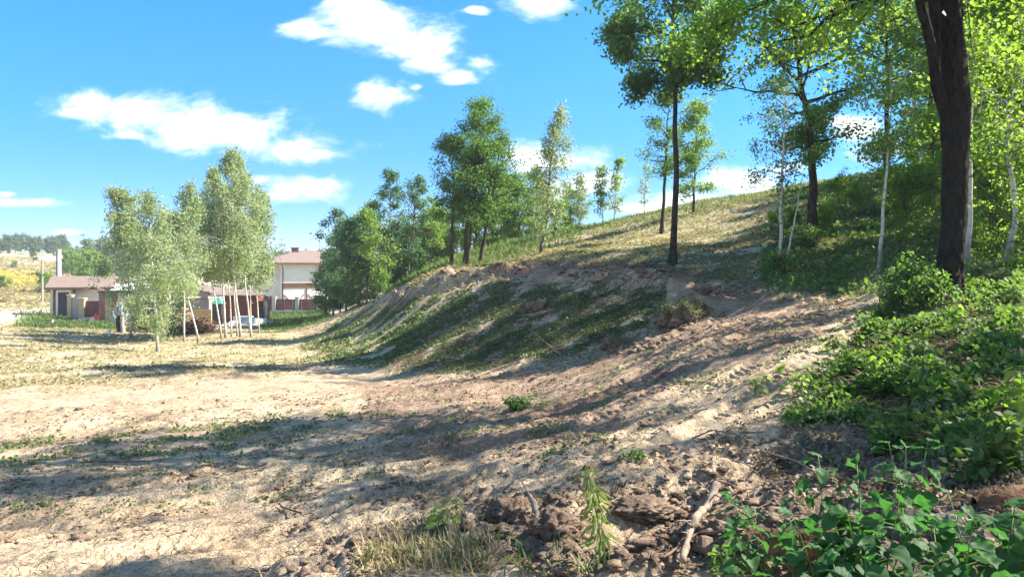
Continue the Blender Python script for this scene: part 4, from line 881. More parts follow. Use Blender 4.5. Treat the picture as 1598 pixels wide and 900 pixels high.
def gable_roof(t, x0, x1, y0, y1, ze, zr, th=.14, mat='brown_roof'):
    ym = (y0 + y1) / 2; b = MB()
    b.hexa([(x0,y0,ze-th),(x1,y0,ze-th),(x1,ym,zr-th),(x0,ym,zr-th),(x0,y0,ze),(x1,y0,ze),(x1,ym,zr),(x0,ym,zr)])
    b.hexa([(x0,ym+.002,zr-th),(x1,ym+.002,zr-th),(x1,y1,ze-th),(x0,y1,ze-th),(x0,ym+.002,zr),(x1,ym+.002,zr),(x1,y1,ze),(x0,y1,ze)])
    return b.build('roof', MAT[mat], t)
def garage():
    d = 75.0; X = lambda px: (px - CX) / F * d; o = X(78); z = gz(X(100), d) - .1; E = lambda py: (HZ - py) / F * d - z
    t = thing('garage', 'low garage with brown tiled roof, cream wall and dark door at the left', 'garage', (o, d, z), R(20))
    W_ = X(150) - o; ez = E(448.5)
    b = MB(); b.box(0, W_ * .42, 0, 4.6, -.4, ez); b.build('wall', MAT['cream_wall'], t)
    b = MB(); b.box(W_ * .42 + .003, W_ * 1.16, .35, 4.59, -.4, ez - .003); b.build('side_wall', MAT['white_wall'], t)
    gable_roof(t, -.35, W_ * 1.25, -.55, 5.2, ez, E(431))
    b = MB(); b.box(-.36, W_ * 1.26, -.60, -.552, ez - .2, ez + .02); b.build('fascia', MAT['dark_wood'], t)
    b = MB(); cx0 = W_ * .86; ze = E(456); zr = E(446)
    b.hexa([(cx0-1.5,-1.4,ze-.12),(cx0,-1.4,zr-.12),(cx0,1.5,zr-.12),(cx0-1.5,1.5,ze-.12),(cx0-1.5,-1.4,ze),(cx0,-1.4,zr),(cx0,1.5,zr),(cx0-1.5,1.5,ze)])
    b.hexa([(cx0+.003,-1.4,zr-.12),(cx0+1.5,-1.4,ze-.12),(cx0+1.5,1.5,ze-.12),(cx0+.003,1.5,zr-.12),(cx0+.003,-1.4,zr),(cx0+1.5,-1.4,ze),(cx0+1.5,1.5,ze),(cx0+.003,1.5,zr)])
    b.build('porch_roof', MAT['brown_roof'], t)
    x0, x1 = X(89) - o, X(104.5) - o; dr = MB(); dr.box(x0, x1, -.06, -.003, 0, E(456))
    for k in range(6): dr.box(x0 + .05 + k * (x1 - x0) / 6, x0 + .07 + k * (x1 - x0) / 6, -.075, -.061, .05, E(457))
    dr.build('door', MAT['dark_metal'], t)
    f = MB(); f.box(x0 - .2, x0 - .003, -.07, -.003, 0, E(456) + .2); f.box(x1 + .003, x1 + .15, -.07, -.003, 0, E(456) + .2); f.box(x0, x1, -.07, -.003, E(456) + .003, E(456) + .2); f.build('door_frame', MAT['white_wall'], t)
    p = MB()
    for px in (84, 111.5): p.box(X(px) - o - .09, X(px) - o + .09, -.16, -.004, .0, ez - .2)
    p.build('post', MAT['dark_wood'], t)
    b = MB(); b.box(x0 - .2, x1 + .6, -1.0, -.08, -.4, .18); b.build('step', MAT['concrete'], t)
garage(); outhouse()
def pole(px, d, ytop, r, name, label, mat, lamp=None):
    x, y, z = G(px, d); h = (HZ - ytop) / F * d - z; t = thing(name, label, 'pole', (x, y, z))
    b = MB(); b.tube([(0,0,-.5),(0,0,h)], [r, r * .85], 12); b.build('shaft', MAT[mat], t)
    return t, h
t, h = pole(92.5, 82, 390, .20, 'white_pole', 'stout white pole rising behind the garage roof', 'white_paint'); b = MB(); b.tube([(0,0,h),(0,0,h+.05)], [.23,.2], 12); b.build('cap', MAT['concrete'], t)
t, h = pole(88.5, 83, 392, .07, 'thin_pole', 'thin dark pole close left of the white pole', 'dark_metal'); b = MB(); b.tube([(-.3,0,h-.5),(.3,0,h-.5)], [.04,.04], 6); b.build('crossbar', MAT['dark_metal'], t)
t, h = pole(66, 100, 404, .14, 'utility_pole', 'grey utility pole with a dark lamp bracket on the far field', 'grey_board')
b = MB(); zl = (HZ - 429) / F * 100 - G(66, 100)[2]; b.tube([(.3,0,zl),(-.5,0,zl+.1),(-1.1,-.1,zl+.2)], [.09,.09,.05], 6); b.box(-1.4, -.7, -.2, .2, zl + .1, zl + .3); b.build('lamp_bracket', MAT['dark_metal'], t)
def wallrun():
    d = 72.0; X = lambda px: (px - CX) / F * d; z = gz(X(120), d) - .1; E = lambda py: (HZ - py) / F * d - z; o = X(108)
    t = thing('garden_wall', 'yard wall of yellowish brick pillars with grey and red-brown panels left of the canopy', 'wall', (o, d, z))
    def bx(name, px0, px1, y0, y1, pz, mat, cap=False, zb=-.4):
        b = MB(); k = (d + y0) / d; xa, xb, zt = X(px0) * k - o, X(px1) * k - o, (HZ - pz) / F * (d + y0) - z
        b.box(xa, xb, y0, y1, zb, zt)
        if cap: b.box(xa - .06, xb + .06, y0 - .06, y1 + .06, zt, zt + .12)
        b.build(name, MAT[mat], t)
    bx('pillar', 104.5, 111.5, -.2, .25, 461.5, 'beige_brick', True)
    b = MB(); xa, xb = X(111.6) - o, X(122) * 69 / 72 - o; ya, yb = .1, -3.0
    b.hexa([(xa,ya-.05,-.5),(xb,yb-.05,-.5),(xb,yb+.05,-.5),(xa,ya+.05,-.5),(xa,ya-.05,E(463)),(xb,yb-.05,E(463)),(xb,yb+.05,E(463)),(xa,ya+.05,E(463))]); b.build('side_panel', MAT['grey_board'], t)
    bx('pillar', 122.2, 131, -3.3, -2.8, 467, 'beige_brick', True, -.7)
    bx('panel', 131.2, 154, -3.05, -2.97, 469.5, 'brown_panel', False, E(491))
wallrun()
def canopy():
    d = 68.5; X = lambda px: (px - CX) / F * d; z = gz(X(180), d) - .1; E = lambda py: (HZ - py) / F * d - z; o = X(157)
    t = thing('canopy', 'yard entrance canopy with flat dark roof beam on red-brown and beige brick piers', 'canopy', (o, d, z))
    for px0, px1, mat in ((155.5, 165, 'brick_red'), (165.2, 175.2, 'beige_brick'), (176, 180, 'brick_red'), (211, 216, 'brick_red')):
        b = MB(); b.box(X(px0) - o, X(px1) - o, -.15, .35, -.5, E(457)); b.build('pier', MAT[mat], t)
    b = MB(); b.box(X(156) - o, X(218) - o, -.35, 3.2, E(457) + .003, E(454)); b.build('roof', MAT['dark_metal'], t)
    b = MB(); b.box(X(181) - o, X(210) - o, 2.9, 3.0, -.4, E(458)); b.build('back_wall', MAT['grey_board'], t)
    d2 = 78; z2 = gz(X(185), d2); t2 = thing('white_shed', 'white sheet-roofed shed showing above the dark canopy', 'shed', ((163 - CX) / F * d2, d2, z2))
    E2 = lambda py: (HZ - py) / F * d2 - z2
    b = MB(); b.box(0, 3.4, 0, 3, 0, E2(454)); b.build('wall', MAT['grey_board'], t2); gable_roof(t2, -.1, 3.5, -.2, 3.2, E2(454), E2(443), .1, 'white_paint')
canopy()
def vehicle():
    d = 73.6; x = (128 - CX) / F * d; z = gz(x, d); t = thing('parked_van', 'white parked vehicle showing above the red-brown yard panel', 'van', (x, d, z))
    b = MB(); P = [(0,.0,.35),(0,0,1.0),(.35,0,1.15),(.8,0,1.62),(2.3,0,1.66),(2.5,0,1.1),(2.5,0,.35)]; n = len(P)
    V = P + [(a, 1.6, c) for a, _, c in P]; b.add(V, [tuple(range(n)), tuple(range(2 * n - 1, n - 1, -1))] + [(i, i + n, (i + 1) % n + n, (i + 1) % n) for i in range(n)])
    b.build('body', MAT['white_paint'], t)
    b = MB(); b.box(.85, 2.2, -.02, -.004, 1.15, 1.52); b.build('window', MAT['glass'], t)
    for wx in (.5, 2.0):
        b = MB(); b.tube([(wx, -.03, .32), (wx, .2, .32)], [.32, .32], 16); b.build('wheel', MAT['dark_metal'], t)
vehicle()
def tiller():
    d = 67.0; x = (151 - CX) / F * d; z = gz(x, d); t = thing('tiller', 'dark red garden machine standing against the red-brown pier', 'tiller', (x, d, z), R(30))
    b = MB(); b.box(-.25, .25, -.2, .2, .35, .75); b.box(-.15, .2, -.15, .15, .75, 1.0); b.build('engine', MAT['red_metal'], t)
    b = MB(); b.tube([(.1, -.15, .5), (.25, -.2, 1.0), (.15, -.25, 1.35)], [.03] * 3, 6); b.tube([(.1, .15, .5), (.25, .2, 1.0), (.15, .25, 1.35)], [.03] * 3, 6); b.build('handle', MAT['red_metal'], t)
    for s in (-.25, .25):
        b = MB(); b.tube([(0, s - .06, .25), (0, s + .06, .25)], [.25, .25], 12); b.build('wheel', MAT['dark_metal'], t)
tiller()
def crumpled(name, label, cat, px0, px1, d, h, mat, seed, depth=1.5, k2=1.4):
    x0 = (px0 - CX) / F * d; x1 = (px1 - CX) / F * d; n = 40; u_ = np.linspace(0, 1, n); U, Vv = np.meshgrid(u_, u_)
    X = x0 + (x1 - x0) * U; Y = d + (Vv - .5) * depth; e = np.clip(1 - np.maximum(np.abs(2 * U - 1), np.abs(2 * Vv - 1)) ** 3, 0, 1)
    Z = ground_z(X.ravel(), Y.ravel(), False).reshape(X.shape) - .02
    X = X + perlin(U * 4, Vv * 4, seed) * .25; Y = Y + perlin(U * 4, Vv * 4, seed + 9) * .2
    Z = Z + e * h * (.55 + .9 * (1 - np.abs(perlin(U * k2 * 3, Vv * k2 * 2, seed + 1)) * 2) * .6 + .35 * perlin(U * 9, Vv * 6, seed + 2))
    i = np.arange(n - 1)[:, None] * n + np.arange(n - 1)[None]; i = i.ravel(); Fc = np.stack([i, i + 1, i + n + 1, i + n], -1)
    o = link(name, mesh_np(name, np.stack([X.ravel(), Y.ravel(), Z.ravel()], -1), Fc, MAT[mat], False)); tag(o, label, cat)
crumpled('sheet_heap', 'crumpled grey plastic sheets heaped behind the white birch stems', 'sheets', 350, 424, 62, .75, 'grey_sheet', 3, 3)
crumpled('covered_heap', 'low heap under a black sheet at the foot of the yard wall', 'heap', 122, 149, 66, .5, 'black_sheet', 5, 2)
crumpled('sheet_heap', 'white sheet hanging behind the left end of the log pile', 'sheets', 178, 200, 63, 1.9, 'grey_sheet', 8, .8)
def boxes():
    d = 63.5; x, y, z = G(364, d); t = thing('crate', 'white crate standing behind the heap of grey sheets', 'crate', (x, y, z))
    b = MB(); b.box(0, 1.45, 0, .9, 0, .65); b.build('body', MAT['white_paint'], t); b = MB(); b.box(-.04, 1.49, -.04, .94, .652, .72); b.build('lid', MAT['grey_sheet'], t)
    x, y, z = G(71, 60); t = thing('brick_stack', 'small squat block of bricks on the grass at the far left', 'bricks', (x, y, z))
    b = MB()
    for r_ in range(4):
        for c in range(2): b.box(c * .26, c * .26 + .25, (r_ % 2) * .02, .3, r_ * .11, r_ * .11 + .105)
    b.build('brick_block', MAT['concrete'], t); b = MB(); b.box(-.02, .54, -.03, .32, .445, .50); b.build('top_slab', MAT['brick_red'], t)
    x, y, z = G(112, 56.5); b = MB(); b.hexa([(0,0,.03),(.75,.1,.0),(.75,.4,.0),(0,.3,.03),(0,0,.12),(.75,.1,.09),(.75,.4,.09),(0,.3,.12)]); o = b.build('orange_board', MAT['orange']); o.location = (x, y, z); tag(o, 'orange-red board lying flat on the grass left of the log pile', 'board')
    x, y, z = G(170.5, 50); b = MB(); b.box(-.07, .07, -.07, .07, -.2, .42); b.hexa([(-.07,-.07,.421),(.07,-.07,.421),(.07,.07,.421),(-.07,.07,.421),(-.02,-.02,.47),(.02,-.02,.47),(.02,.02,.47),(-.02,.02,.47)]); o = b.build('marker_post', MAT['white_paint']); o.location = (x, y, z); tag(o, 'short white marker post in the grass left of the log pile', 'post')
    for i, (p0, p1, lab) in enumerate(((186, 182, 'left of the two dark burnt posts at the end of the log pile'), (192, 189, 'right of the two dark burnt posts, greyer, at the end of the log pile'))):
        d = 53.5; x, y, z = G(p0, d); b = MB(); n = 8; q = np.linspace(0, 1, n); h = 1.55
        b.tube(np.stack([q * (p1 - p0) / F * d + .03 * np.sin(q * 9), q * .1, q * h - .2], -1), .17 - .05 * q, 9); o = b.build('burnt_post', MAT['burnt_wood' if i == 0 else 'grey_board'], None, True); o.location = (x, y, z); tag(o, lab, 'post')
boxes()
def kiosk():
    d = 66.0; x, y, z = G(331, d); z -= .1; E = lambda py: (HZ - py) / F * d - z; w = 14 / F * d
    t = thing('garden_hut', 'small dark hut with a pointed green roof behind the birch stems', 'hut', (x, y, z))
    b = MB(); b.box(0, w, 0, w, 0, E(474)); b.build('wall', MAT['dark_metal'], t)
    o = .12; b = MB(); b.add([(-o,-o,E(474)),(w+o,-o,E(474)),(w+o,w+o,E(474)),(-o,w+o,E(474)),(w/2,w/2,E(462.5))], [(0,1,4),(1,2,4),(2,3,4),(3,0,4),(3,2,1,0)]); b.build('roof', MAT['green_roof'], t)
    b = MB(); b.box(.12, w - .12, -.03, -.003, .05, E(476)); b.build('door', MAT['burnt_wood'], t)
    d = 70.0; X = lambda px: (px - CX) / F * d; z = gz(X(380), d) - .1; E = lambda py: (HZ - py) / F * d - z; o = X(350)
    t = thing('brown_shed', 'brown panelled shed with dark roof edge at the left end of the house fence', 'shed', (o, d, z), R(4))
    b = MB(); n = 16; x1 = X(401) - o
    b.box(0, x1, .06, 3, -.3, E(462))
    for k in range(n): b.box(x1 * k / n + .01, x1 * (k + 1) / n - .015, 0, .058, -.3, E(463))
    b.build('wall', MAT['brown_panel'], t)
    b = MB(); b.hexa([(-1.2,-.5,E(462)+.003),(x1+.2,-.5,E(462)+.003),(x1+.2,3.4,E(455)),(-1.2,3.4,E(455)),(-1.2,-.5,E(461)+.06),(x1+.2,-.5,E(461)+.06),(x1+.2,3.4,E(453)),(-1.2,3.4,E(453))]); b.build('roof', MAT['brown_roof'], t)
    b = MB(); b.box(x1 + .003, x1 + .5, .2, 2.5, -.3, E(470)); b.build('dark_opening', MAT['dark_metal'], t)  # dark box standing in for the shade inside an opening
    d = 74.0; z = gz((300 - CX) / F * d, d) - .1; E = lambda py: (HZ - py) / F * d - z; X = lambda px: (px - CX) / F * d; o = X(288)
    t = thing('old_barn', 'low grey barn with a brown edged roof half hidden behind the birches', 'barn', (o, d, z), R(-6))
    b = MB(); b.box(0, X(328) - o, 0, 4, -.3, E(466)); b.build('wall', MAT['grey_board'], t)
    b = MB(); a0, a1 = -.3, X(329) - o; b.hexa([(a0,-.3,E(455)),(a1,-.3,E(466)),(a1,4.3,E(466)),(a0,4.3,E(455)),(a0,-.3,E(447)),(a1,-.3,E(456)),(a1,4.3,E(456)),(a0,4.3,E(447))]); b.build('gable', MAT['grey_board'], t)
    b = MB(); b.hexa([(a0-.2,-.5,E(447)+.003),(a1+.3,-.5,E(457)+.003),(a1+.3,4.6,E(457)+.003),(a0-.2,4.6,E(447)+.003),(a0-.2,-.5,E(445)),(a1+.3,-.5,E(455)),(a1+.3,4.6,E(455)),(a0-.2,4.6,E(445))]); b.build('roof', MAT['brown_roof'], t)
    x, y, z = G(303, 67); t = tag(MB().box(0, 1.55, 0, .08, 0, 1.35).box(.02, 1.5, -.03, -.002, .4, .48).build('board_screen', MAT['board_yellow']), 'yellow board screen standing left of the green-roofed hut', 'screen'); t.location = (x, y, z)
kiosk()
# logs: each one a thing
def log_mesh(seed, r, L_):
    rng = np.random.default_rng(seed); k = 12; n = 5; q = np.linspace(0, 1, n); P = np.stack([np.sin(q * 2 + seed) * .03, q * L_, np.sin(q * 3 + seed) * .02], -1)
    V, Fc = tube_np(P, np.full(n, r), k); c = np.repeat(P, k, 0); th = np.tile(np.arange(k), n) * 2 * math.pi / k
    V = c + (V - c) * (1 + .07 * np.sin(th * 2 + seed) + .04 * np.sin(th * 3 + 2 * seed))[:, None]
    me = bpy.data.meshes.new('log'); me.from_pydata(V.tolist(), [], Fc.tolist() + [list(range(k))[::-1], list(range(len(V) - k, len(V)))]); me.materials.append(MAT['log_bark']); me.materials.append(MAT['log_end'])
    me.polygons[len(Fc)].material_index = 1; me.polygons[len(Fc) + 1].material_index = 1; me.update(); return me
def log_pile():
    rng = random.Random(9); ms = [log_mesh(i, r_, 2.0) for i, r_ in enumerate((.12, .16, .20, .14, .18))]
    rr = (.12, .16, .20, .14, .18); d = 55.0; row = 0; z = .0; n = 0
    while z < 1.75:
        x = (197 - CX) / F * d + z * .25; xe = (284 - CX) / F * d - z * .55
        while x < xe:
            k = rng.randrange(5); o = bpy.data.objects.new('log', ms[k]); COL.objects.link(o)
            o.location = (x, d + rng.uniform(-.3, .25), gz(x, d) + z + .17); o.rotation_euler = (rng.uniform(-.05, .05), 0, rng.uniform(-.12, .12) - .25)
            tag(o, 'bark-covered log with pale cut end stacked in the pile behind the birches' if row < 5 else 'log lying on top of the pile behind the birches', 'log', 'logs of the pile'); x += rr[k] * 2.02; n += 1
        z += .30; row += 1
log_pile()
def brush_pile():
    rng = np.random.default_rng(3); d = 53.0; x0 = (308 - CX) / F * d; z0 = gz(x0, d); b = MB()
    for i in range(420):
        a = rng.uniform(0, 3.14); r_ = rng.uniform(0, 1) ** .6; cx = rng.normal() * .65; h = max(.05, (1.15 - .55 * abs(cx)) * rng.uniform(.05, 1)); L_ = rng.uniform(.4, 1.3)
        D = np.array([math.cos(a), math.sin(a) * .8, rng.normal() * .35]); D /= np.linalg.norm(D); c = np.array([cx, rng.normal() * .4, h]); q = np.linspace(-.5, .5, 4)[:, None]
        P = c + D * q * L_ + rng.normal(size=(4, 3)) * .05; P[:, 2] = np.maximum(P[:, 2], .02); b.tube(P, np.linspace(.035, .012, 4) * rng.uniform(.6, 1.5), 5, True)
    o = b.build('brush_pile', MAT['twig'], None, True); o.location = (x0, d, z0); tag(o, 'tangled heap of dark brushwood right of the log pile', 'brushwood')
    x, y, z = G(280, 53.5)
    b = MB(); b.tube([(-.4, 0, .35), (.3, .05, .55)], [.3, .24], 12); o = b.build('tree_stump', MAT['brick_red'], None, True); o.location = (x, y, z); tag(o, 'short reddish stump section between log pile and brushwood', 'stump')
brush_pile()

# ------------------------------------------------------------------ soil clods
def ico(n=2):
    import bmesh
    bm = bmesh.new(); bmesh.ops.create_icosphere(bm, subdivisions=n, radius=1); V = np.array([v.co[:] for v in bm.verts]); Fc = np.array([[v.index for v in f.verts] for f in bm.faces]); bm.free(); return V, Fc
IV, IF = ico(2); IV3, IF3 = ico(3); ico2V, ico2F = IV, IF
def clods(name, label, cat, poly, dr, n, size, mat, seed, thr=-.1, clump=.8, kind='stuff'):
    rng = np.random.default_rng(seed); poly = np.array(poly, float); px = rng.uniform(poly[:, 0].min(), poly[:, 0].max(), n * 4); d = np.exp(rng.uniform(math.log(dr[0]), math.log(dr[1]), n * 4))
    x = (px - CX) / F * d; z = base_z(x, d); _, py = proj(x, d, z); k = (seg_sd(px, py, [tuple(q) for q in poly]) < 0) & (fbm(x, d, clump, 3, seed) > thr + rng.normal(size=n * 4) * .15)
    x = x[k][:n]; d = d[k][:n]; n = len(x); z = ground_z(x, d); s = size * rng.lognormal(0, .55, n) * np.maximum(1, d / 9) ** .5
    IV, IF = (IV3, IF3) if n < 400 else (ico2V, ico2F)
    V = np.repeat(IV[None], n, 0); ph = rng.uniform(0, 50, (n, 1)); nzv = 1 + .12 * perlin(V[..., 0] * 8 + ph, V[..., 1] * 8 + V[..., 2] * 9, 7) + .5 * perlin(V[..., 0] * 1.3 + ph, V[..., 1] * 1.3 + V[..., 2] * 1.7, 3) + .25 * perlin(V[..., 0] * 3.1 + ph, V[..., 1] * 3 - V[..., 2] * 3.3, 4)
    V = V * nzv[..., None] * (s[:, None] * rng.uniform(.7, 1.2, (n, 1)))[..., None] * np.stack([rng.uniform(.7, 1.4, n), rng.uniform(.7, 1.3, n), rng.uniform(.45, .8, n)], -1)[:, None]
    V += np.stack([x, d, z + s * .15], -1)[:, None]
    Fc = (IF[None] + (np.arange(n) * len(IV))[:, None, None]).reshape(-1, 3)
    o = link(name, mesh_np(name, V.reshape(-1, 3), Fc, MAT[mat], False)); tag(o, label, cat, None, kind)
clods('soil_clods', 'loose earth clods over the churned soil in the near foreground', 'clods', ROUGH[0][0], (3.2, 7.5), 5200, .010, 'soil', 1)
clods('soil_clods', 'bigger crumbly clods on the near berm and root pit', 'clods', [(470,905),(600,850),(760,800),(900,770),(1010,760),(1250,720),(1300,790),(1200,905)], (3.4, 6), 300, .015, 'soil', 2, .0)
clods('soil_clods', 'earth clods along the broken edge of the mound and the cut bank', 'clods', [(560,480),(690,425),(860,405),(1000,410),(1100,430),(1180,450),(1110,520),(960,560),(940,545),(1040,470),(920,440),(760,430),(640,470)], (14, 45), 2600, .028, 'soil', 3, .0, 2)
clods('soil_clods', 'small clods crumbled over the dirt below the mound', 'clods', [(0,640),(560,600),(900,560),(1100,480),(1350,470),(1350,520),(1150,600),(1000,720),(700,800),(400,840),(0,850)], (5.5, 26), 9000, .009, 'soil', 4, .05, 1.2)
# sod lumps: things of their own
def lump(name, label, px, py, size, seed, mat='soil', sq=(1, .8, .8), rng_d=(1.8, 60), cat='sod clump', green=None):
    x, y, z = hit(px, py, *rng_d); V, Fc = ico(5); ph = seed * 3.7
    r = 1 + .35 * perlin(V[:, 0] * 1.5 + ph, V[:, 1] * 1.5 + V[:, 2], 1) + .22 * perlin(V[:, 0] * 4 + ph, V[:, 1] * 4 - V[:, 2] * 4, 2) + (.16 * perlin(V[:, 0] * 9 + ph, V[:, 2] * 9 + V[:, 1] * 7, 3)) + .10 * perlin(V[:, 0] * 20, V[:, 2] * 20 + V[:, 1] * 17, 3)
    V = V * r[:, None] * size * np.array(sq)
    t = thing(name, label, cat, (x, y + size * .5, z + size * .22)); link('soil_body', mesh_np('soil_body', V, Fc, MAT[mat], True), t)
    if green:
        rg_ = np.random.default_rng(seed); n = green; k = rg_.choice(np.where(V[:, 2] > size * .1)[0], n); P = V[k] + rg_.normal(size=(n, 3)) * size * .08 + [0, 0, size * .08]
        lv, lf = leaf_quads(P, size * .17, rg_, -.3, .5); link('herbs', mesh_np('herbs', lv, lf, MAT['cutherb'], False, {'v': np.repeat(rg_.uniform(0, 1, n), 4)}), t)
    return t
lump('sod_clump', 'large overturned sod with roots and grass at the right end of the mound', 1066, 506, .42, 1, rng_d=(10, 25), green=700)
lump('sod_clump', 'second sod clump beside the large one, nearer the mound crest', 1090, 496, .30, 2, rng_d=(10, 30), green=420)
lump('sod_clump', 'small overturned sod below the mound with weeds on it', 958, 545, .26, 3, rng_d=(10, 25), green=260)
lump('tree_stump', 'light brown stump with torn roots at the left end of the mound crest', 619, 474, .62, 4, 'pale_branch', (.7, .7, .9), (25, 60), 'stump')
lump('sod_clump', 'dark root clod in the middle of the mound face', 832, 487, .34, 5, 'soil', (1.3, .8, .6), (15, 40))
lump('earth_clod', 'big crumbly earth clod in the near foreground left of the drooping weed', 800, 818, .12, 6, 'soil', (1.2, .9, .8), (3, 8), 'clod')
lump('earth_clod', 'rough earth clod behind the drooping weed', 775, 800, .07, 7, 'soil', (1.1, .9, .8), (3, 8), 'clod')
lump('earth_clod', 'earth clod with broken face right under the near root stub', 868, 835, .11, 8, 'soil', (1.2, .9, .7), (3, 8), 'clod')
lump('earth_clod', 'low lump of soil right of the drooping weed', 1010, 812, .13, 9, 'soil', (1.6, .9, .5), (3, 8), 'clod')

# ------------------------------------------------------------------ foreground wood
def ground_branch(name, label, pts_, r0, r1, mat, seed, side=4, cat='branch', lift=.03, k=9, dr=(1.8, 60), raise_=None):
    rng = np.random.default_rng(seed); Q = np.array([hit(a, b, *dr) for a, b in pts_]); Q[:, 2] += lift
    if raise_: Q[:, 2] += np.array(raise_)
    n = 26; t0 = np.linspace(0, 1, len(Q)); tt = np.linspace(0, 1, n); P = np.stack([np.interp(tt, t0, Q[:, i]) for i in range(3)], -1)
    P += rng.normal(size=P.shape) * r0 * .18; b = MB(); rad = np.linspace(r0, r1, n) * (1 + .18 * rng.normal(size=n)); b.tube(P, rad, k); org = P[0].copy()
    t = thing(name, label, cat, tuple(org)); o = b.build('stem', MAT[mat], t, True); o.location = tuple(-org)
    for j in range(side):
        i = rng.integers(5, n - 3); L_ = rng.uniform(.4, 1) * r0 * 14; D = rng.normal(size=3); D[2] = abs(D[2]) * .5; D /= np.linalg.norm(D); q = np.linspace(0, 1, 6)[:, None]
        S_ = P[i] + D * q * L_ + rng.normal(size=(6, 3)) * r0 * .3 * q; c = MB(); c.tube(S_, np.linspace(r0 * .35, r0 * .1, 6), 5); w = c.build('twig', MAT[mat], t, True); w.location = tuple(-org)
ground_branch('fallen_branch', 'thick forked dry branch standing out of the soil left of the leafy plants', [(1066,892),(1076,850),(1084,832),(1104,812),(1119,780)], .016, .024, 'pale_branch', 1, 5, dr=(2.5, 8), raise_=[.02,.03,.05,.05,.06])
ground_branch('thin_branch', 'long thin dry stick arching over the dark pit', [(1150,716),(1190,724),(1240,738),(1285,752)], .007, .004, 'pale_branch', 2, 2, dr=(3, 9), raise_=[0,.06,.05,0])
ground_branch('thin_branch', 'thin twig crossing under the thick forked branch', [(1035,880),(1062,868),(1090,850),(1130,846)], .006, .004, 'twig', 3, 2, dr=(2.5, 9), raise_=[0,.02,.03,.02])
ground_branch('root_stub', 'short weathered root stub sticking up by the near clods', [(846,836),(836,815),(828,800)], .022, .015, 'pale_branch', 4, 2, 'root', dr=(2.5, 8), raise_=[0,.03,.07])
ground_branch('thin_branch', 'pale stick lying in the track below the mound', [(470,806),(440,795),(435,790)], .010, .006, 'burnt_wood', 5, 1, dr=(4, 12))
ground_branch('thin_branch', 'long curved stick on the near left dirt', [(140,722),(180,724),(225,724),(270,718)], .011, .006, 'twig', 6, 3, dr=(5, 15))
ground_branch('thin_branch', 'torn root lying at the foot of the mound', [(740,590),(765,580),(790,572),(812,566)], .03, .015, 'pale_branch', 7, 4, 'root', dr=(10, 30))
ground_branch('thin_branch', 'thin stick leaning out of the mound face', [(880,560),(850,545),(830,535)], .012, .008, 'pale_branch', 8, 1, dr=(10, 30), raise_=[0,.15,.3])
ground_branch('thin_branch', 'thin pale twig on the soil right of the drooping weed', [(960,810),(985,818),(1010,826)], .005, .003, 'twig', 9, 1, dr=(3, 8), raise_=[.02,.03,0])
ground_branch('thin_branch', 'straight stick at the edge of the undergrowth', [(1080,690),(1110,684),(1150,690),(1180,700)], .008, .005, 'pale_branch', 10, 3, dr=(3, 9), raise_=[0,.04,.04,0])
def rough_log(name, label, pa, pb, r0, mat, seed, dr):
    a = np.array(hit(*pa, *dr)); b_ = np.array(hit(*pb, *dr)); n = 60; k = 40; q = np.linspace(0, 1, n); P = a + (b_ - a) * q[:, None]; P[:, 2] += r0 * .45
    V, Fc = tube_np(P, np.full(n, r0) * (1 - .2 * q), k); c = np.repeat(P, k, 0); th = np.tile(np.arange(k), n) * 2 * math.pi / k; u_ = np.repeat(q, k) * 6; tp = np.clip(np.minimum(q, 1 - q) * 5, .12, 1) ** .5; V = c + (V - c) * np.repeat(tp, k)[:, None]
    V = c + (V - c) * (1 + .25 * perlin(np.cos(th) * 2 + u_ * 1.2, np.sin(th) * 2 + seed, 1) + .22 * perlin(np.cos(th) * 6 + u_, np.sin(th) * 6 + u_ * 4, 2) + .12 * perlin(th * 5, u_ * 5, 3))[:, None]
    V -= a; o = link(name, mesh_np(name, V, [Fc], MAT[mat], True)); o.location = tuple(a); tag(o, label, 'log')
rough_log('rotten_log', 'crumbling grey log lying among the leafy plants at the lower right', (1385, 838), (1535, 846), .085, 'lichen_log', 1, (2, 6))
rough_log('rotten_log', 'reddish brown rotten log at the right edge of the picture', (1520, 795), (1680, 790), .075, 'rotten', 2, (2, 6))
rough_log('rotten_log', 'dark decayed log under the plants at the bottom right', (1150, 862), (1330, 858), .07, 'rotten', 3, (2, 6))
def sticks():
    rng = np.random.default_rng(8); b = MB()
    for i in range(420):
        if i < 220: px = rng.uniform(950, 1598); d = math.exp(rng.uniform(math.log(3.2), math.log(7)))
        else: px = rng.uniform(0, 1300); d = math.exp(rng.uniform(math.log(5), math.log(16)))
        x = (px - CX) / F * d; a = rng.uniform(0, 6.28); L_ = rng.uniform(.06, .35); P0 = np.array([x, d]); D = np.array([math.cos(a), math.sin(a)])
        Q = P0 + D * np.linspace(0, L_, 4)[:, None]; z = ground_z(Q[:, 0], Q[:, 1]) + .006 + np.array([0, .01, .012, 0]) * rng.uniform(0, 2)
        b.tube(np.column_stack([Q, z]), np.linspace(.004, .0015, 4) * rng.uniform(.6, 1.8) * max(1, d / 7), 4, False)
    o = b.build('twig_litter', MAT['twig'], None, True); tag(o, 'thin dry twigs littering the dirt', 'twigs', None, 'stuff')
sticks()

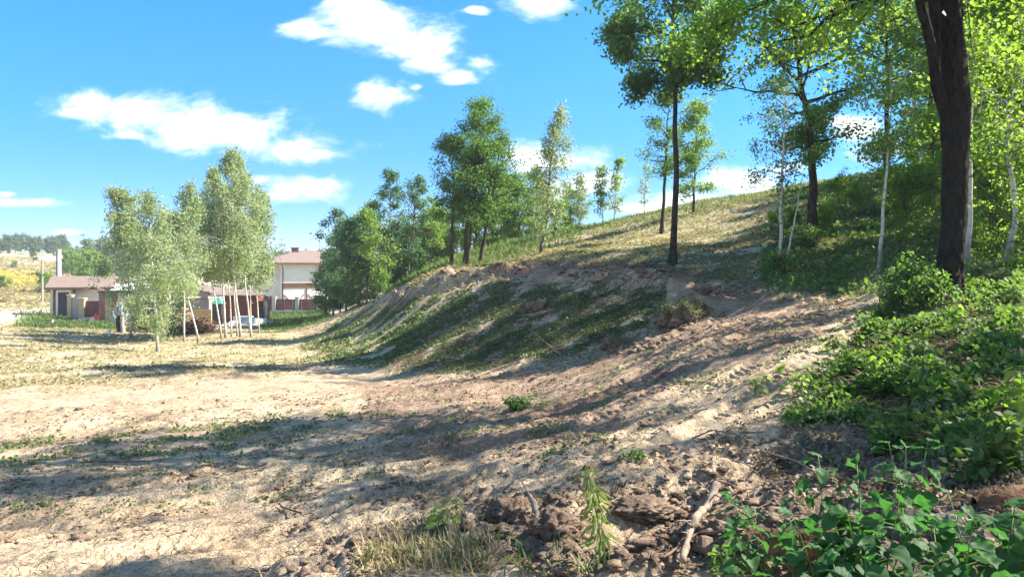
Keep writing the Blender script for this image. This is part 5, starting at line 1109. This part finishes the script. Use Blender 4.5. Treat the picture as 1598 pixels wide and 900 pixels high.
# ------------------------------------------------------------------ near plants with real leaf outlines
def leaf_shape(kind):
    if kind == 'ovate': prof = [(0,0),(.04,.14),(.09,.24),(.13,.27),(.18,.34),(.22,.34),(.28,.39),(.32,.37),(.39,.40),(.43,.37),(.50,.37),(.54,.33),(.60,.32),(.65,.27),(.71,.25),(.76,.19),(.82,.16),(.88,.09),(.94,.05),(1,0)]
    elif kind == 'lance': prof = [(0,0),(.1,.07),(.3,.10),(.5,.10),(.7,.08),(.85,.045),(1,0)]
    else: prof = [(0,0),(.05,.28),(.18,.45),(.30,.36),(.42,.50),(.52,.30),(.68,.34),(.76,.16),(.9,.12),(1,0)]
    return np.array(prof)
def leaf_geo(kind, teeth=.035):
    p = leaf_shape(kind); n = len(p); t = p[:, 0]; w = p[:, 1] * (1 + 0 * t)
    mid = np.stack([t, 0 * t, -.10 * t ** 2 + .0 * t], -1)
    m1 = np.stack([t, w * .5, .10 * w - .10 * t ** 2], -1); e1 = np.stack([t + teeth * (np.arange(n) % 2), w, .06 * w - .12 * t ** 2], -1)
    m2 = m1 * [1, -1, 1]; e2 = e1 * [1, -1, 1]
    V = np.concatenate([e2, m2, mid, m1, e1]); i = np.arange(n - 1); Fc = np.concatenate([np.stack([r * n + i, r * n + i + 1, (r + 1) * n + i + 1, (r + 1) * n + i], -1) for r in range(4)])
    return V, Fc
def place_leaves(geo, P, D, size, rng, roll=.35):
    LV, LF = geo; n = len(P); D = D / np.linalg.norm(D, axis=1)[:, None]; up = np.array([0, 0, 1.0]) + rng.normal(size=(n, 3)) * roll
    S_ = np.cross(up, D); S_ /= np.linalg.norm(S_, axis=1)[:, None]; U = np.cross(D, S_)
    M_ = np.stack([D, S_, U], 1)
    L3 = np.repeat(LV[None], n, 0).copy(); cu = rng.normal(size=(n, 1)) * .30 - .22; fo = rng.normal(size=(n, 1)) * .5 + .5; tw_ = rng.normal(size=(n, 1)) * .35
    L3[..., 2] += cu * L3[..., 0] ** 2 + fo * np.abs(L3[..., 1]) * .45 + tw_ * L3[..., 0] * L3[..., 1] + .035 * np.sin(L3[..., 0] * 17 + np.abs(L3[..., 1]) * 9); L3[..., 1] *= rng.uniform(.72, 1.12, (n, 1))
    V = np.einsum('nvk,nkj->nvj', L3, M_) * size[:, None, None] + P[:, None]
    Fc = (LF[None] + (np.arange(n) * len(LV))[:, None, None]).reshape(-1, 4)
    vv = np.clip(np.repeat(rng.uniform(0, .8, n), len(LV)).reshape(n, -1) + (np.abs(LV[:, 1]) < .01)[None] * .45, 0, .92)
    return V.reshape(-1, 3), Fc, vv.ravel()
def leafy_plant(label, loc, seed, h, nst, size, kind='ovate', mat='near_leaf', group=None, spread=.5, pairs=5, name='leafy_plant', ulo=.25):
    rng = np.random.default_rng(seed); t = thing(name, label, 'plant', loc, 0, group); st = MB(); P = []; D = []; S = []
    for i in range(nst):
        a = rng.uniform(0, 6.28); L_ = h * rng.uniform(.6, 1.05); lean = spread * rng.uniform(.3, 1); q = np.linspace(0, 1, 8)
        C_ = np.stack([np.cos(a) * lean * L_ * q ** 1.3, np.sin(a) * lean * L_ * q ** 1.3, L_ * (q - .18 * lean * q ** 2)], -1) + np.array([*rng.normal(size=2) * .03 * (nst > 1), -.02])
        st.tube(C_, .0035 - .002 * q, 5)
        for j in range(pairs):
            u_ = ulo + (1 - ulo) * (j + .6) / pairs; c = np.array([np.interp(u_, q, C_[:, k]) for k in range(3)]); ph = j * 1.57 + a
            for s in (0, math.pi):
                az = ph + s + rng.normal() * .25; dv = np.array([math.cos(az), math.sin(az), rng.uniform(-.35, .35)]); pet = size * .3
                st.tube([c, c + dv * pet], [.0016, .001], 4, False); P.append(c + dv * pet); D.append(dv + [0, 0, -.15]); S.append(size * rng.uniform(.65, 1.15) * (1.1 - .45 * u_))
        P.append(C_[-1]); D.append(np.array([math.cos(a), math.sin(a), .3])); S.append(size * .6)
    st.build('stem', MAT['herb_stem'], t, True)
    V, Fc, v = place_leaves(leaf_geo(kind), np.array(P), np.array(D), np.array(S), rng); link('leaves', mesh_np('leaves', V, Fc, MAT[mat], True, {'v': v}), t)
    return t
MAT['herb_stem'] = M_plain('green stems', (.14, .20, .05), .6, .3, 6)
NP = 'broad-leaved plants in the lower right corner'
def GP(px, d): 
    x = (px - CX) / F * d; return (x, d, gz(x, d))
for i, (px, d, h, nst, sz, lab) in enumerate([
    (1240, 2.75, .30, 3, .085, 'broad-leaved plant at the left end of the corner group, leaves over the lit soil'),
    (1300, 2.65, .32, 3, .09, 'broad-leaved plant second from the left in the corner group'),
    (1365, 2.55, .30, 3, .09, 'large plant left of the grey rotten log'),
    (1415, 2.85, .33, 2, .08, 'upright plant whose bright top rises over the rotten log'),
    (1470, 2.4, .24, 3, .10, 'plant with round leaves in front of the grey rotten log'),
    (1545, 2.5, .26, 3, .10, 'plant with big leaves near the right edge'),
    (1600, 2.6, .30, 3, .11, 'plant with the largest leaves cut by the right edge'),
    (1330, 2.25, .17, 4, .085, 'low plant at the bottom edge below the second plant'),
    (1400, 2.2, .16, 4, .09, 'low plant at the bottom edge under the grey log'),
    (1500, 2.15, .17, 4, .09, 'low plant at the bottom edge near the corner'),
    (1250, 2.3, .14, 3, .075, 'low pale plant at the bottom edge left of the others'),
    (1580, 2.1, .17, 3, .10, 'plant filling the very corner of the picture')]):
    leafy_plant(lab, GP(px, d), 600 + i, h + .36, nst + 3, sz * 1.25, group=NP, ulo=.5)
x_, y_, z_ = hit(1138, 893, 2, 6); leafy_plant('small fresh green plant right of the thick forked branch', (x_, y_, z_), 640, .17, 3, .07, mat='herb')
x_, y_, z_ = hit(683, 826, 2.5, 9); leafy_plant('small pale green seedling alone on the dirt left of centre', (x_, y_, z_), 641, .17, 2, .07, mat='bright_leaf', kind='maple')
x_, y_, z_ = hit(1130, 893, 2, 6)
x_, y_, z_ = hit(985, 718, 3, 12); leafy_plant('little dark leafed weed where the track meets the churned soil', (x_, y_, z_), 642, .12, 3, .06, mat='herb')
x_, y_, z_ = hit(810, 640, 5, 20); leafy_plant('dark green weed clump alone on the dirt below the mound', (x_, y_, z_), 643, .24, 16, .085, mat='oak_leaf', pairs=6, spread=1.0)
def weed():
    x, y, z = hit(938, 880, 2.5, 6); h = (880 - 722) / F * y + .02; t = thing('tall_weed', 'tall single yellow-green weed with drooping narrow leaves in the near foreground', 'weed', (x, y, z))
    rng = np.random.default_rng(2); q = np.linspace(0, 1, 14); C_ = np.stack([-.055 * q + .012 * np.sin(q * 5), .02 * q, h * q - .02 - .02 * (q > .97)], -1); b = MB(); b.tube(C_, .0052 - .003 * q, 6); b.build('stem', MAT['herb_stem'], t, True)
    n = 105; u_ = rng.uniform(.16, 1, n) ** .8; P = np.stack([np.interp(u_, q, C_[:, k]) for k in range(3)], -1); a = rng.uniform(0, 6.28, n); wd = rng.uniform(.4, 1.5, n); D = np.stack([np.cos(a) * wd, np.sin(a) * wd, -np.ones(n) * rng.uniform(.5, 1.4, n)], -1)
    P += D * [.03, .03, 0]; V, Fc, v = place_leaves(leaf_geo('lance', 0), P, D, rng.uniform(.03, .085, n) * (.7 + .5 * np.sin(u_ * 3)), rng, .6); link('leaves', mesh_np('leaves', V, Fc, MAT['weed_leaf'], True, {'v': v}), t)
MAT['weed_leaf'] = M_leaf('weed leaves', (.12, .19, .035), (.26, .34, .07), (.32, .42, .07), .4)
weed()
# seedlings on the bank
SG = 'seedlings on the leafy bank'; pr = [leafy_plant('three-stemmed maple seedling on the bank nearest the track', GP(1245, 7.6), 660, .38, 3, .12, 'maple', 'maple_leaf', SG, .5, 4), leafy_plant('bushy seedling on the bank below the big trunk', GP(1440, 7.5), 661, .34, 5, .11, 'ovate', 'herb', SG, .7, 5)]
rs = random.Random(12)
for i, (px, d, k, s, lab) in enumerate([(1180, 8.0, 0, .7, 'small seedling at the lower track edge of the bank'), (1300, 9.2, 1, .8, 'seedling on the bank edge where the track bends'), (1360, 7.2, 0, 1.0, 'seedling in the middle of the leafy bank'), (1390, 5.6, 1, 1.0, 'leafy seedling above the dark root pit'),
        (1460, 6.1, 0, 1.0, 'maple seedling with pale leaves above the root pit'), (1530, 6.6, 1, .7, 'bushy seedling on the right part of the bank'), (1575, 5.4, 0, 1.1, 'maple seedling close to the right edge above the brown log'), (1500, 8.8, 0, .9, 'seedling on the bank right under the white birch'), (1580, 9.5, 1, .9, 'seedling below the crooked birch'), (1340, 10.6, 0, .7, 'seedling at the top end of the bank beside the dirt')]):
    x, y, z = GP(px, d); dup(pr[k], (x, y, z), rs.uniform(0, 6), s, lab)

# ------------------------------------------------------------------ the air
hm, ht = newmat('thin haze'); hq = NT(ht); pv = hq.n('ShaderNodeVolumePrincipled'); ho = hq.n('ShaderNodeOutputMaterial')
pv.inputs['Color'].default_value = (.86, .93, 1, 1); pv.inputs['Density'].default_value = .0005; pv.inputs['Anisotropy'].default_value = .2; hq.l(pv.outputs[0], ho.inputs['Volume'])
hz = MB().box(-1600, 1600, -1600, 1600, -40, 42).build('haze', hm); tag(hz, 'thin summer haze over the valley', 'haze', None, 'stuff')
